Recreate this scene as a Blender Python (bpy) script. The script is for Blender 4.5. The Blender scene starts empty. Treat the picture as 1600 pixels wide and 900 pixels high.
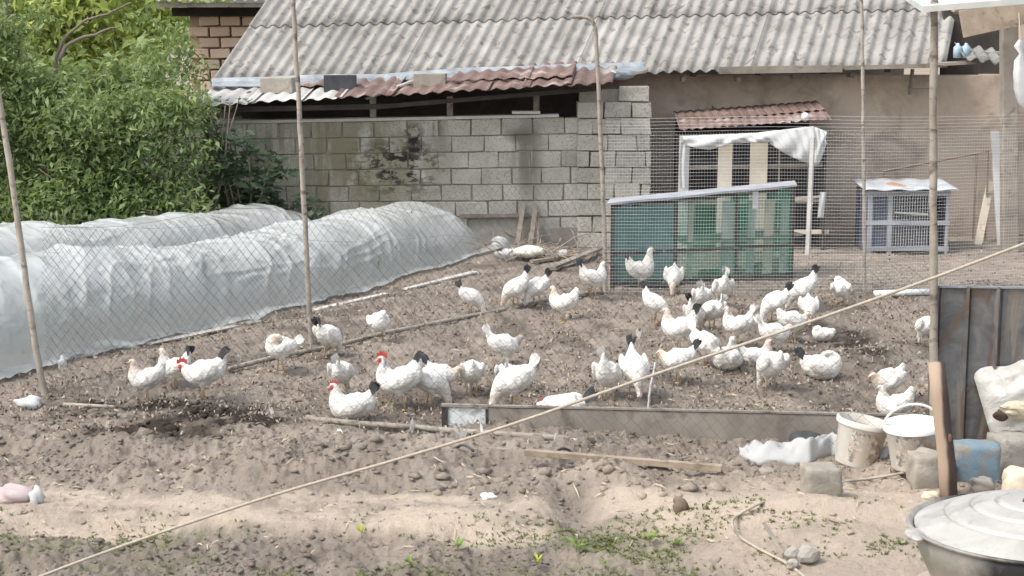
import bpy, math, random
import numpy as np
from mathutils import Vector, Matrix, Euler

random.seed(7)
RNG = np.random.default_rng(7)
SC = bpy.context.scene
COL = SC.collection

# ------------------------------------------------------------------ camera
CAM_H = 2.9
FPX = 2800.0                      # focal length in pixels of a 1600 px wide frame
PITCH = math.atan(450.0 / FPX)
cd = bpy.data.cameras.new('camera')
cd.sensor_width = 36.0
cd.lens = FPX / 1600.0 * 36.0
cd.clip_start = 0.1
cd.clip_end = 600.0
cam = bpy.data.objects.new('camera', cd)
COL.objects.link(cam)
cam.location = (0, 0, CAM_H)
cam.rotation_euler = (math.pi / 2 - PITCH, 0, 0)
SC.camera = cam

# ------------------------------------------------------------------ sky, sun, exposure
SUN_EL, SUN_AZ = math.radians(54), math.radians(-118)      # azimuth from +Y, negative: left
w = bpy.data.worlds.new('World')
SC.world = w
w.use_nodes = True
wn = w.node_tree
wn.nodes.clear()
sky = wn.nodes.new('ShaderNodeTexSky')
sky.sky_type = 'NISHITA'
sky.sun_disc = False
sky.sun_elevation = SUN_EL
sky.sun_rotation = SUN_AZ
sky.air_density = 1.3
sky.dust_density = 3.0
bg = wn.nodes.new('ShaderNodeBackground')
bg.inputs['Strength'].default_value = 0.15
wo = wn.nodes.new('ShaderNodeOutputWorld')
hs = wn.nodes.new('ShaderNodeHueSaturation')
hs.inputs['Saturation'].default_value = 0.45              # hazy white sky
wn.links.new(sky.outputs[0], hs.inputs['Color'])
wn.links.new(hs.outputs[0], bg.inputs[0])
wn.links.new(bg.outputs[0], wo.inputs[0])
sd = bpy.data.lights.new('sun', 'SUN')
sd.energy = 1.2
sd.angle = math.radians(12)
sd.color = (1.0, 0.95, 0.87)
sun = bpy.data.objects.new('sun', sd)
COL.objects.link(sun)
sdir = Vector((math.sin(SUN_AZ) * math.cos(SUN_EL), math.cos(SUN_AZ) * math.cos(SUN_EL), math.sin(SUN_EL)))
sun.rotation_euler = sdir.to_track_quat('Z', 'Y').to_euler()
sun.location = (-8, -5, 14)
SC.view_settings.view_transform = 'Standard'
SC.view_settings.look = 'None'
SC.view_settings.gamma = 1.0
SC.view_settings.use_curve_mapping = False
SC.view_settings.exposure = 1.12
SC.cycles.use_adaptive_sampling = True
SC.cycles.max_bounces = 8
SC.cycles.transparent_max_bounces = 12

# ------------------------------------------------------------------ survey helpers
CP, SP = math.cos(PITCH), math.sin(PITCH)
def ray(x, y):
    a, b = (x - 800.0) / FPX, (y - 450.0) / FPX
    return Vector((a, CP - b * SP, -SP - b * CP))
def G(x, y, z=0.0):               # survey point at height z
    d = ray(x, y)
    return Vector((0, 0, CAM_H)) + d * ((z - CAM_H) / d.z)
def D(x, y, dist):                # survey point at ground distance dist (world Y)
    d = ray(x, y)
    return Vector((0, 0, CAM_H)) + d * (dist / d.y)

# ------------------------------------------------------------------ noise
def _hash(ix, iy, s):
    h = (ix.astype(np.int64) * 374761393 + iy.astype(np.int64) * 668265263 + s * 974634777) & 0x7fffffff
    h = ((h ^ (h >> 13)) * 1274126177) & 0x7fffffff
    return ((h ^ (h >> 16)) & 0xffff) / 65535.0
def vnoise(x, y, s=0):
    x = np.asarray(x, dtype=float); y = np.asarray(y, dtype=float)
    ix, iy = np.floor(x), np.floor(y)
    fx, fy = x - ix, y - iy
    ux, uy = fx * fx * fx * (fx * (fx * 6 - 15) + 10), fy * fy * fy * (fy * (fy * 6 - 15) + 10)
    ix = ix.astype(np.int64); iy = iy.astype(np.int64)
    a, b, c, d = _hash(ix, iy, s), _hash(ix + 1, iy, s), _hash(ix, iy + 1, s), _hash(ix + 1, iy + 1, s)
    return (a + (b - a) * ux) * (1 - uy) + (c + (d - c) * ux) * uy
def fbm(x, y, s=0, o=4, g=0.5):
    t, a, n = 0.0, 1.0, 0.0
    for k in range(o):
        t = t + a * (vnoise(x * 2 ** k + 13.7 * k, y * 2 ** k - 7.3 * k, s + k) - 0.5); n += a; a *= g
    return t / n * 2
def sstep(a, b, x):
    t = np.clip((x - a) / (b - a), 0, 1)
    return t * t * (3 - 2 * t)
def blob(x, y, c, rx, ry):
    return np.exp(-(((x - c[0]) / rx) ** 2 + ((y - c[1]) / ry) ** 2))

# ------------------------------------------------------------------ materials
MATS = {}
def new_mat(name):
    m = bpy.data.materials.new(name); m.use_nodes = True
    nt = m.node_tree; nt.nodes.clear()
    o = nt.nodes.new('ShaderNodeOutputMaterial')
    MATS[name] = m
    return m, nt, o
def N(nt, t, **kw):
    n = nt.nodes.new(t)
    for k, v in kw.items():
        if k in n.inputs: n.inputs[k].default_value = v
        else: setattr(n, k, v)
    return n
def L(nt, a, b): nt.links.new(a, b)
def c4(c): return (c[0], c[1], c[2], 1.0)
def ramp(nt, src, p0, p1, c0=(0, 0, 0), c1=(1, 1, 1)):
    r = nt.nodes.new('ShaderNodeValToRGB')
    r.color_ramp.elements[0].position = p0; r.color_ramp.elements[1].position = p1
    r.color_ramp.elements[0].color = c4(c0); r.color_ramp.elements[1].color = c4(c1)
    nt.links.new(src, r.inputs[0])
    return r.outputs[0]
def mixc(nt, f, a, b, mode='MIX'):
    m = nt.nodes.new('ShaderNodeMix'); m.data_type = 'RGBA'; m.blend_type = mode
    for i, v in ((0, f), (6, a), (7, b)):
        if isinstance(v, (int, float)): m.inputs[i].default_value = v
        elif isinstance(v, tuple): m.inputs[i].default_value = c4(v)
        else: nt.links.new(v, m.inputs[i])
    return m.outputs[2]
def tex(nt, scale, detail=5, rough=0.6, kind='obj', stretch=None, dist=0.0):
    if kind == 'world': co = N(nt, 'ShaderNodeNewGeometry').outputs['Position']
    else: co = N(nt, 'ShaderNodeTexCoord').outputs['Object']
    if stretch:
        mp = N(nt, 'ShaderNodeMapping'); mp.inputs['Scale'].default_value = stretch
        L(nt, co, mp.inputs[0]); co = mp.outputs[0]
    n = N(nt, 'ShaderNodeTexNoise', Scale=scale, Detail=detail, Roughness=rough, Distortion=dist)
    L(nt, co, n.inputs['Vector'])
    return n.outputs['Fac']
def bump(nt, h, strength=0.3, dist=0.01, prev=None):
    b = N(nt, 'ShaderNodeBump', Strength=strength, Distance=dist)
    L(nt, h, b.inputs['Height'])
    if prev is not None: L(nt, prev, b.inputs['Normal'])
    return b.outputs[0]
def pm(name, c1, c2, scale=4, rough=0.8, bs=40, bstr=0.25, c3=None, p3=(0.55, 0.7), s3=2.0, metal=0.0,
       stretch=None, kind='obj', vary=0.12, spec=0.3, bd=0.008, st3=None):
    """two-tone weathered surface, an optional third tone in patches, fine relief"""
    if name in MATS: return MATS[name]
    m, nt, o = new_mat(name)
    p = N(nt, 'ShaderNodeBsdfPrincipled', Roughness=rough, Metallic=metal)
    p.inputs['Specular IOR Level'].default_value = spec
    f = ramp(nt, tex(nt, scale, kind=kind, stretch=stretch), 0.32, 0.68)
    col = mixc(nt, f, c1, c2)
    if c3 is not None:
        g = ramp(nt, tex(nt, s3, 6, 0.65, kind=kind, stretch=st3 or stretch, dist=0.6), p3[0], p3[1])
        col = mixc(nt, g, col, c3)
    if vary:
        oi = N(nt, 'ShaderNodeObjectInfo')
        hv = N(nt, 'ShaderNodeHueSaturation')
        mr = N(nt, 'ShaderNodeMapRange'); mr.inputs[3].default_value = 1 - vary; mr.inputs[4].default_value = 1 + vary
        L(nt, oi.outputs['Random'], mr.inputs[0]); L(nt, mr.outputs[0], hv.inputs['Value']); L(nt, col, hv.inputs['Color'])
        col = hv.outputs[0]
    L(nt, col, p.inputs['Base Color'])
    L(nt, bump(nt, tex(nt, bs, 6, 0.65, kind=kind, stretch=stretch), bstr, bd), p.inputs['Normal'])
    L(nt, p.outputs[0], o.inputs[0])
    return m

# ------------------------------------------------------------------ mesh builder
WLOC = {}
class MB:
    def __init__(s): s.v = []; s.f = []; s.mi = []
    def add(s, vs, fs, mi=0):
        b = len(s.v)
        s.v += [tuple(p) for p in vs]; s.f += [tuple(i + b for i in f) for f in fs]; s.mi += [mi] * len(fs)
        return s
    def box(s, c, size, rot=None, mi=0, jit=0.0):
        x, y, z = (q / 2 for q in size); c = Vector(c)
        vs = [Vector((i * x, j * y, k * z)) for i in (-1, 1) for j in (-1, 1) for k in (-1, 1)]
        if jit: vs = [q + Vector([random.uniform(-jit, jit) for _ in range(3)]) for q in vs]
        if rot is not None: vs = [rot @ q for q in vs]
        return s.add([q + c for q in vs], [(0, 1, 3, 2), (4, 6, 7, 5), (0, 4, 5, 1), (2, 3, 7, 6), (0, 2, 6, 4), (1, 5, 7, 3)], mi)
    def beam(s, a, b, wd, h, up=Vector((0, 0, 1)), mi=0, jit=0.0):
        a, b = Vector(a), Vector(b); t = (b - a); ln = t.length; t.normalize()
        sd_ = t.cross(up)
        if sd_.length < 1e-4: sd_ = t.cross(Vector((0, 1, 0)))
        sd_.normalize(); u = sd_.cross(t)
        return s.box((a + b) / 2, (ln, wd, h), Matrix((t, sd_, u)).transposed(), mi, jit)
    def tube(s, pts, r, n=8, mi=0, cap=True):
        pts = [Vector(p) for p in pts]
        rs = r if isinstance(r, (list, tuple)) else [r] * len(pts)
        ref = Vector((0.31, 0.2, 0.93)); vs = []; fs = []
        t0 = (pts[1] - pts[0]).normalized()
        if abs(t0.dot(ref)) > 0.9: ref = Vector((0.9, 0.3, 0.1))
        nrm = t0.cross(ref).normalized()
        for i, p in enumerate(pts):
            t = (pts[min(i + 1, len(pts) - 1)] - pts[max(i - 1, 0)]).normalized()
            nrm = (nrm - t * nrm.dot(t)).normalized(); bn = t.cross(nrm)
            for k in range(n):
                a = 2 * math.pi * k / n
                vs.append(p + (nrm * math.cos(a) + bn * math.sin(a)) * rs[i])
        for i in range(len(pts) - 1):
            for k in range(n):
                fs.append((i * n + k, i * n + (k + 1) % n, (i + 1) * n + (k + 1) % n, (i + 1) * n + k))
        if cap: fs += [tuple(range(n))[::-1], tuple(range((len(pts) - 1) * n, len(pts) * n))]
        return s.add(vs, fs, mi)
    def lathe(s, prof, c=(0, 0, 0), n=32, mi=0, rot=None):
        c = Vector(c); vs = []; fs = []
        for r, z in prof:
            for k in range(n):
                a = 2 * math.pi * k / n
                q = Vector((r * math.cos(a), r * math.sin(a), z))
                if rot is not None: q = rot @ q
                vs.append(q + c)
        for i in range(len(prof) - 1):
            for k in range(n):
                fs.append((i * n + k, i * n + (k + 1) % n, (i + 1) * n + (k + 1) % n, (i + 1) * n + k))
        return s.add(vs, fs, mi)
    def grid(s, P, nu, nv, mi=0, closed=False):
        vs = [P(i / (nu - 1), j / (nv - 1)) for j in range(nv) for i in range(nu)]
        fs = [(j * nu + i, j * nu + i + 1, (j + 1) * nu + i + 1, (j + 1) * nu + i) for j in range(nv - 1) for i in range(nu - 1)]
        return s.add(vs, fs, mi)
    def lump(s, c, r, seed=0, sq=(1, 1, 1), rough=0.25, sub=2, mi=0, boxy=0.0, rz=0.0):
        v, f = ico(sub)
        rr = np.random.default_rng(seed)
        ph = rr.uniform(0, 6.28, 6); k = rr.uniform(1.2, 3.2, (6, 3))
        d = sum(np.sin(v @ k[i] * (1 + 0.5 * i) + ph[i]) * 0.6 ** (i * 0.5) for i in range(6)) / 3
        q = v.copy()
        if boxy:
            m = np.abs(q).max(1, keepdims=True); q = q * (1 - boxy) + q / m * 0.85 * boxy
        q = q * (1 + rough * d[:, None]) * np.array(sq) * r
        cz, sz = math.cos(rz), math.sin(rz)
        q = np.stack([q[:, 0] * cz - q[:, 1] * sz, q[:, 0] * sz + q[:, 1] * cz, q[:, 2]], 1)
        return s.add(q + np.array(c), f, mi)
    def build(s, name, mats, parent=None, smooth=False, bevel=0.0, origin=None):
        me = bpy.data.meshes.new(name)
        off = Vector((0, 0, 0))
        if parent is not None: off = WLOC[parent]
        elif origin is not None: off = Vector(origin)
        vs = [(p[0] - off.x, p[1] - off.y, p[2] - off.z) for p in s.v]
        me.from_pydata(vs, [], s.f)
        for m in (mats if isinstance(mats, (list, tuple)) else [mats]): me.materials.append(m)
        me.polygons.foreach_set('material_index', s.mi)
        if smooth: me.polygons.foreach_set('use_smooth', [True] * len(s.f))
        me.update()
        o = bpy.data.objects.new(name, me); COL.objects.link(o)
        if parent is not None:
            o.parent = parent; WLOC[o] = off
        else:
            o.location = off; WLOC[o] = off
        if bevel:
            b = o.modifiers.new('bevel', 'BEVEL'); b.width = bevel; b.segments = 2; b.limit_method = 'ANGLE'
        if smooth and not bevel:
            pass
        return o
_ICO = {}
def ico(sub):
    if sub in _ICO: return _ICO[sub]
    import bmesh
    bm = bmesh.new(); bmesh.ops.create_icosphere(bm, subdivisions=sub, radius=1.0)
    v = np.array([p.co[:] for p in bm.verts]); f = [tuple(q.index for q in p.verts) for p in bm.faces]
    bm.free(); _ICO[sub] = (v, f)
    return _ICO[sub]
def np_mesh(name, verts, faces, mats, parent=None, smooth=False, attr=None, attr_name='col', k=None):
    """fast mesh from arrays; faces (n,k) ints"""
    me = bpy.data.meshes.new(name)
    nv, nf, kk = len(verts), len(faces), faces.shape[1]
    off = WLOC[parent] if parent is not None else Vector((0, 0, 0))
    me.vertices.add(nv); me.vertices.foreach_set('co', (np.asarray(verts, dtype=np.float32) - np.array(off[:], dtype=np.float32)).ravel())
    me.loops.add(nf * kk); me.loops.foreach_set('vertex_index', faces.astype(np.int32).ravel())
    me.polygons.add(nf); me.polygons.foreach_set('loop_start', np.arange(0, nf * kk, kk, dtype=np.int32))
    me.update(calc_edges=True)
    if smooth: me.polygons.foreach_set('use_smooth', np.ones(nf, dtype=bool))
    if attr is not None:
        a = me.color_attributes.new(attr_name, 'FLOAT_COLOR', 'POINT')
        a.data.foreach_set('color', np.asarray(attr, dtype=np.float32).ravel())
    for m in (mats if isinstance(mats, (list, tuple)) else [mats]): me.materials.append(m)
    o = bpy.data.objects.new(name, me); COL.objects.link(o)
    if parent is not None: o.parent = parent
    WLOC[o] = off
    return o
def tag(o, label, cat, group=None):
    o['label'] = label; o['category'] = cat
    if group: o['group'] = group
    return o
def thing(name, label, cat, loc, group=None):
    o = bpy.data.objects.new(name, None); COL.objects.link(o)
    o.empty_display_size = 0.1
    o.location = loc; WLOC[o] = Vector(loc)
    return tag(o, label, cat, group)
def corr(name, org, U, V, width, length, pitch, amp, mat, parent, th=0.007, nv=7, rag=0.0, bow=0.0, seed=0, phase=0.0):
    """a corrugated sheet: U across the waves, V up the slope; a closed shell"""
    org, U, V = Vector(org), Vector(U).normalized(), Vector(V).normalized()
    W_ = U.cross(V).normalized()
    if W_.z < 0 or (abs(W_.z) < 0.05 and W_.y > 0): W_ = -W_
    nu = max(5, int(width / pitch * 10)) + 1
    rr = random.Random(seed)
    rag0 = [rr.uniform(-rag, rag) for _ in range(nu)]
    vs, fs = [], []
    for s_ in (1, -1):
        for j in range(nv):
            for i in range(nu):
                u, v = i / (nu - 1) * width, j / (nv - 1)
                l = v * length + (rag0[i] * (1 - v) if v < 0.3 else 0)
                wz = amp * math.cos(2 * math.pi * u / pitch + phase) + bow * math.sin(math.pi * v) + s_ * th / 2
                vs.append(org + U * u + V * l + W_ * wz)
    n = nu * nv
    for j in range(nv - 1):
        for i in range(nu - 1):
            a = j * nu + i
            fs.append((a, a + 1, a + nu + 1, a + nu)); fs.append((n + a, n + a + nu, n + a + nu + 1, n + a + 1))
    for i in range(nu - 1):
        fs.append((i, n + i, n + i + 1, i + 1)); b = (nv - 1) * nu + i; fs.append((b, b + 1, n + b + 1, n + b))
    for j in range(nv - 1):
        a = j * nu; fs.append((a, a + nu, n + a + nu, n + a)); b = j * nu + nu - 1; fs.append((b, n + b, n + b + nu, b + nu))
    return MB().add(vs, fs).build(name, mat, parent, smooth=True)
def smooth_angle(o):
    o.data.polygons.foreach_set('use_smooth', [False] * len(o.data.polygons))
def catmull(pts, n=6):
    P = np.array(pts, dtype=float); out = []
    Q = np.vstack([2 * P[0] - P[1], P, 2 * P[-1] - P[-2]])
    for i in range(len(P) - 1):
        p0, p1, p2, p3 = Q[i:i + 4]
        for k in range(n):
            t = k / n
            out.append(0.5 * (2 * p1 + (p2 - p0) * t + (2 * p0 - 5 * p1 + 4 * p2 - p3) * t * t + (3 * p1 - p0 - 3 * p2 + p3) * t ** 3))
    out.append(P[-1])
    return np.array(out)
# ------------------------------------------------------------------ ground
def ground_h(x, y):
    x = np.asarray(x, dtype=float); y = np.asarray(y, dtype=float)
    rough = 1.0 - 0.72 * sandy(x, y)
    rough = rough * (1.0 - 0.55 * sstep(17.3, 18.6, y))
    big = 0.034 * fbm(x * 1.1, y * 0.9, 3, 3)
    mid = 0.044 * fbm(x * 3.2 + 0.5 * y, y * 2.6, 11, 3)
    n1 = fbm(x * 11, y * 9, 21, 3)
    clod = 0.034 * np.sign(n1) * np.abs(n1) ** 0.8 + 0.020 * (0.5 - np.abs(fbm(x * 19, y * 15, 31, 2))) + 0.012 * fbm(x * 36, y * 28, 33, 1)
    dig = 0.62 + 0.45 * (sstep(12.2, 11.6, y) * sstep(10.05, 10.5, y)) + 0.35 * sstep(9.55, 9.2, y)
    h = big + rough * dig * (mid + clod)
    h = h + 0.02 * np.sin(y * 7.5 + 0.8 * x + 1.2 * fbm(x * 1.2, y * 1.2, 91, 2)) * sstep(10.2, 10.5, y) * sstep(12.3, 11.9, y) + 0.05 * sstep(10.0, 10.25, y) * sstep(12.4, 11.5, y) * (0.3 + 2.2 * vnoise(x * 1.5, y * 2.2, 77) ** 2)
    # low sandy bank with a water gap, softer ground in front of it
    gap = blob(x, y * 0, (0.37, 0), 0.13, 1e3)
    bank = sstep(9.35, 9.55, y + 0.12 * fbm(x * 0.9, y * 0, 5, 2)) * sstep(10.22, 10.0, y)
    h = h + bank * 0.075 * (1 - gap) - 0.05 * gap * blob(x * 0, y, (0, 9.95), 1, 0.4)
    # earth heaps
    for (px, py, rx, ry, a) in ((350, 655, 0.55, 0.35, 0.05), (235, 690, 0.4, 0.25, -0.06), (560, 740, 0.8, 0.5, 0.07), (860, 775, 0.9, 0.35, 0.06),
                                (120, 640, 0.5, 0.3, 0.04), (1310, 850, 0.7, 0.6, 0.12), (1180, 830, 0.4, 0.4, 0.05), (760, 400, 0.9, 0.5, 0.05), (860, 395, 0.8, 0.5, 0.06),
                                (1310, 535, 0.4, 0.35, -0.05), (300, 770, 0.9, 0.3, 0.05), (1060, 795, 0.2, 0.15, 0.05)):
        c = G(px, py); h = h + a * blob(x, y, (c.x, c.y), rx, ry)
    # irrigation furrow lines across the beds
    wv = 0.25 * fbm(x * .8, y * .8, 9, 2)
    q_ = 0.873 * x - 0.487 * y + 0.3 * wv
    h = h + 0.030 * np.sin(q_ * 5.2) * sstep(12.4, 13.2, y) * sstep(19.0, 18.0, y) * (0.4 + vnoise(x, y, 12))
    h = h - 0.028 * np.exp(-((y - 14.2 - 0.35 * x + 0.1 * fbm(x, y, 9, 2)) / 0.2) ** 2) - 0.022 * np.exp(-((y - 12.75 + 0.05 * x) / 0.16) ** 2)
    return h
def sandy(x, y):
    b = sstep(9.36, 9.52, y + 0.22 * fbm(x * 1.3, y * 0.5, 5, 4)) * sstep(10.12, 9.92, y + 0.26 * fbm(x * 1.9, y * 0.6, 6, 4))
    b = b * np.clip(0.80 + 0.9 * fbm(x * 2.2, y * 5.0, 16, 4) + 0.35 * fbm(x * 14, y * 14, 18, 2), 0.15, 1)
    c = G(1330, 850)
    heap = np.clip(blob(x, y, (c.x, c.y), 0.8, 0.95) * 1.7 + 0.35 * fbm(x * 3, y * 3, 15, 3), 0, 1)
    return np.clip(np.maximum(b * (1 - blob(x, y * 0, (0.37, 0), 0.15, 1e3)), heap), 0, 1)
def soil_attr(x, y):
    s = np.clip(sandy(x, y) + 0.25 * fbm(x * 5, y * 5, 41, 3) * (sandy(x, y) > 0.05), 0, 1)
    dark = np.zeros_like(x)
    for (px, py, rx, ry, a) in ((230, 640, 0.5, 0.25, 1.2), (330, 652, 0.3, 0.16, 1.3), (385, 660, 0.28, 0.16, 1.7), (240, 690, 0.4, 0.13, 1.3), (90, 642, 0.35, 0.16, 1.2), (1310, 535, 0.4, 0.35, 1.5), (450, 640, .4, .1, .5),
                                (515, 560, 0.25, 0.15, .8), (640, 690, 0.25, 0.12, .7), (1180, 560, 0.5, 0.4, .5), (1340, 540, 0.25, 0.3, .6), (600, 470, 0.4, 0.4, .4), (760, 600, .6, .3, .35),
                                (880, 640, 0.7, 0.2, .5), (650, 640, .6, .2, .4), (1130, 430, .8, .5, .6)):
        c = G(px, py); dark = dark + a * blob(x, y, (c.x, c.y), rx, ry * 2.3)
    dark = np.clip(dark * (0.65 + 1.5 * fbm(x * 5, y * 3.5, 51, 4)), 0, 1)
    pen = sstep(11.9, 12.5, y + 0.25 * fbm(x * 0.8, y * 0.8, 66, 3))
    dark = np.maximum(dark, (0.04 * pen + 0.50 * sstep(0.05, 0.5, fbm(x * 2.6, y * 2.0, 61, 4)) * (0.12 + 0.73 * pen)) * sstep(10.2, 10.8, y))
    dark = np.maximum(dark, 0.16 * sstep(9.45, 9.2, y) * (0.5 + vnoise(x * 3, y * 3, 67)))
    dark = dark * (1 - 0.9 * sstep(18.2, 19.0, y) * (x > 1.5))
    green = sstep(9.75, 9.3, y) * np.clip(0.45 + 1.3 * fbm(x * 1.6, y * 2.2, 71, 4), 0, 1)
    return np.stack([s, dark, green, np.ones_like(x)], -1)
def gz(p): return float(ground_h(np.array([p[0]]), np.array([p[1]]))[0])
def GG(x, y, dz=0.0):
    """survey point on the uneven ground"""
    p = G(x, y)
    for _ in range(3): p = G(x, y, gz(p))
    return p + Vector((0, 0, dz))

def soil_material():
    m, nt, o = new_mat('soil')
    a = N(nt, 'ShaderNodeVertexColor'); a.layer_name = 'soil'
    sp = N(nt, 'ShaderNodeSeparateColor'); L(nt, a.outputs[0], sp.inputs[0])
    n1 = ramp(nt, tex(nt, 2.2, 8, 0.62, 'world'), 0.35, 0.65)
    n2 = ramp(nt, tex(nt, 23, 6, 0.7, 'world'), 0.3, 0.7)
    base = mixc(nt, n1, (0.255, 0.214, 0.176), (0.355, 0.306, 0.258))
    base = mixc(nt, n2, mixc(nt, 0.5, base, (0.165, 0.133, 0.108)), base)
    base = mixc(nt, ramp(nt, tex(nt, 95, 3, 0.6, 'world'), 0.60, 0.72), base, (0.38, 0.32, 0.26))
    gm = N(nt, 'ShaderNodeMath', operation='MULTIPLY'); L(nt, sp.outputs[2], gm.inputs[0]); L(nt, ramp(nt, tex(nt, 9, 6, 0.7, 'world'), 0.42, 0.6), gm.inputs[1])
    base = mixc(nt, gm.outputs[0], base, (0.20, 0.20, 0.105))
    base = mixc(nt, sp.outputs[0], base, mixc(nt, n2, (0.46, 0.375, 0.295), (0.56, 0.47, 0.38)))
    dm = N(nt, 'ShaderNodeMath', operation='MULTIPLY'); L(nt, sp.outputs[1], dm.inputs[0]); dm.inputs[1].default_value = 0.95
    base = mixc(nt, dm.outputs[0], base, (0.036, 0.027, 0.021))
    p = N(nt, 'ShaderNodeBsdfPrincipled', Roughness=0.95); p.inputs['Specular IOR Level'].default_value = 0.15
    L(nt, base, p.inputs['Base Color'])
    L(nt, bump(nt, tex(nt, 60, 8, 0.75, 'world'), 1.0, 0.022), p.inputs['Normal'])
    L(nt, p.outputs[0], o.inputs[0])
    return m
M_SOIL = soil_material()
NR, NC = 570, 800
ys = np.exp(np.linspace(math.log(7.2), math.log(25.0), NR))
side = 0.34 + 0.75 * np.linspace(0, 1, 51)[1:] ** 1.7
xs = np.concatenate([-side[::-1], np.linspace(-0.34, 0.34, NC - 100), side])
YY = np.repeat(ys[:, None], NC, 1); XX = YY * xs[None, :]
ZZ = ground_h(XX, YY)
edge = np.minimum.reduce([sstep(0, 10, np.arange(NR))[:, None] * np.ones((1, NC)), sstep(0, 12, np.arange(NC))[None, :] * np.ones((NR, 1)),
                          sstep(0, 12, np.arange(NC)[::-1])[None, :] * np.ones((NR, 1)), sstep(0, 6, np.arange(NR)[::-1])[:, None] * np.ones((1, NC))])
ZZ = ZZ * edge - 0.125 * (1 - edge)
ii = (np.arange(NR - 1)[:, None] * NC + np.arange(NC - 1)[None, :]).ravel()
gf = np.stack([ii, ii + 1, ii + NC + 1, ii + NC], 1)
g = np_mesh('ground', np.stack([XX, YY, ZZ], -1).reshape(-1, 3), gf, M_SOIL, smooth=True, attr=soil_attr(XX, YY).reshape(-1, 4), attr_name='soil')
g['kind'] = 'structure'
t = MB().grid(lambda u, v: (-250 + 500 * u, -60 + 460 * v, -0.10), 40, 40).build('terrain', pm('far_soil', (0.21, 0.165, 0.125), (0.29, 0.235, 0.185), 0.8, 0.95, 20, 0.4, kind='world', vary=0))
t['kind'] = 'structure'

# clods and crumbs of earth: past counting
def scatter_lumps(name, n, smin, smax, ymin, ymax, seed, keep, flat=0.7):
    rr = np.random.default_rng(seed)
    y = np.exp(rr.uniform(math.log(ymin), math.log(ymax), n * 3)); x = y * rr.uniform(-0.33, 0.33, n * 3)
    ok = rr.uniform(0, 1, n * 3) < keep(x, y)
    x, y = x[ok][:n], y[ok][:n]; n = len(x)
    v, f = ico(1); f = np.array(f)
    s = smin * (smax / smin) ** (rr.uniform(0, 1, n) ** 2.2)
    q = v[None] * (1 + rr.uniform(-0.42, 0.42, (n, len(v), 1))) * np.stack([s * rr.uniform(.8, 1.4, n), s * rr.uniform(.8, 1.4, n), s * rr.uniform(.45, .8, n)], 1)[:, None, :]
    a = rr.uniform(0, 6.28, n); ca, sa = np.cos(a)[:, None], np.sin(a)[:, None]
    X = q[..., 0] * ca - q[..., 1] * sa + x[:, None]; Y = q[..., 0] * sa + q[..., 1] * ca + y[:, None]
    Z = q[..., 2] + (ground_h(x, y) + s * 0.15)[:, None]
    at = np.repeat(soil_attr(x, y)[:, None, :], len(v), 1).reshape(-1, 4)
    F = (f[None] + (np.arange(n) * len(v))[:, None, None]).reshape(-1, 3)
    o = np_mesh(name, np.stack([X, Y, Z], -1).reshape(-1, 3), F, M_SOIL, attr=at, attr_name='soil')
    o['kind'] = 'stuff'; o['label'] = 'loose clods and crumbs of dry brown earth'; o['category'] = 'clods'
    return o
scatter_lumps('soil_clods', 15000, 0.005, 0.022, 8.6, 20.5, 5,
              lambda x, y: np.clip((1 - sandy(x, y) * 0.85) * (0.25 + 0.9 * vnoise(x * 1.5, y * 1.3, 88) ** 2) * np.where((y > 10.3) & (y < 12.0), 1.6, 1.0), 0, 1))

def heap_keep(x, y):
    k = np.zeros_like(x)
    for (px, py, rx, ry) in ((330, 650, .3, .3), (390, 655, .22, .3), (240, 640, .4, .35), (240, 688, .35, .25), (560, 745, .5, .3), (860, 775, .6, .2), (1060, 795, .2, .15), (130, 645, .3, .3), (760, 790, .4, .15)):
        c = G(px, py); k = k + blob(x, y, (c.x, c.y), rx, ry)
    return np.clip(k, 0, 1)
scatter_lumps('heap_clods', 900, 0.015, 0.055, 9.9, 13.4, 15, heap_keep)
# straw and feather litter
def scatter_strips(name, n, lmin, lmax, wd, mat, seed, keep, label, cat, curl=0.01):
    rr = np.random.default_rng(seed)
    y = np.exp(rr.uniform(math.log(8.7), math.log(20.8), n * 4)); x = y * rr.uniform(-0.32, 0.32, n * 4)
    ok = rr.uniform(0, 1, n * 4) < keep(x, y); x, y = x[ok][:n], y[ok][:n]; n = len(x)
    a = rr.uniform(0, 6.28, n); ln = rr.uniform(lmin, lmax, n); V = []
    tt = np.linspace(-0.5, 0.5, 4)
    for k, t_ in enumerate(tt):
        for s_ in (-1, 1):
            wv = wd * (1 - 3.2 * t_ * t_) * s_
            px = x + np.cos(a) * ln * t_ - np.sin(a) * wv; py = y + np.sin(a) * ln * t_ + np.cos(a) * wv
            V.append(np.stack([px, py, ground_h(px, py) + 0.007 + curl * rr.uniform(0.2, 1.6, n) * (1 if k in (1, 2) else 0.25)], 1))
    V = np.stack(V, 1); f = np.array([(0, 1, 3, 2), (2, 3, 5, 4), (4, 5, 7, 6)])
    F = (f[None] + (np.arange(n) * 8)[:, None, None]).reshape(-1, 4)
    o = np_mesh(name, V.reshape(-1, 3), F, mat); o['kind'] = 'stuff'; o['label'] = label; o['category'] = cat
    return o
M_STRAW = pm('straw', (0.36, 0.29, 0.2), (0.50, 0.43, 0.32), 30, 0.8, vary=0)
M_FEATHER = pm('feather_white', (0.66, 0.64, 0.60), (0.78, 0.77, 0.74), 12, 0.7, vary=0)
scatter_strips('straw_litter', 1700, 0.02, 0.11, 0.0024, M_STRAW, 8, lambda x, y: np.clip(0.15 + vnoise(x * 1.1, y * 0.9, 99), 0, 1) * (y > 9.2), 'dry straw and stalk litter strewn over the pen', 'straw')
M_LITD = pm('litter_dark', (0.10, 0.075, 0.055), (0.17, 0.13, 0.10), 20, 0.9, vary=0, kind='world')
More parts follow.
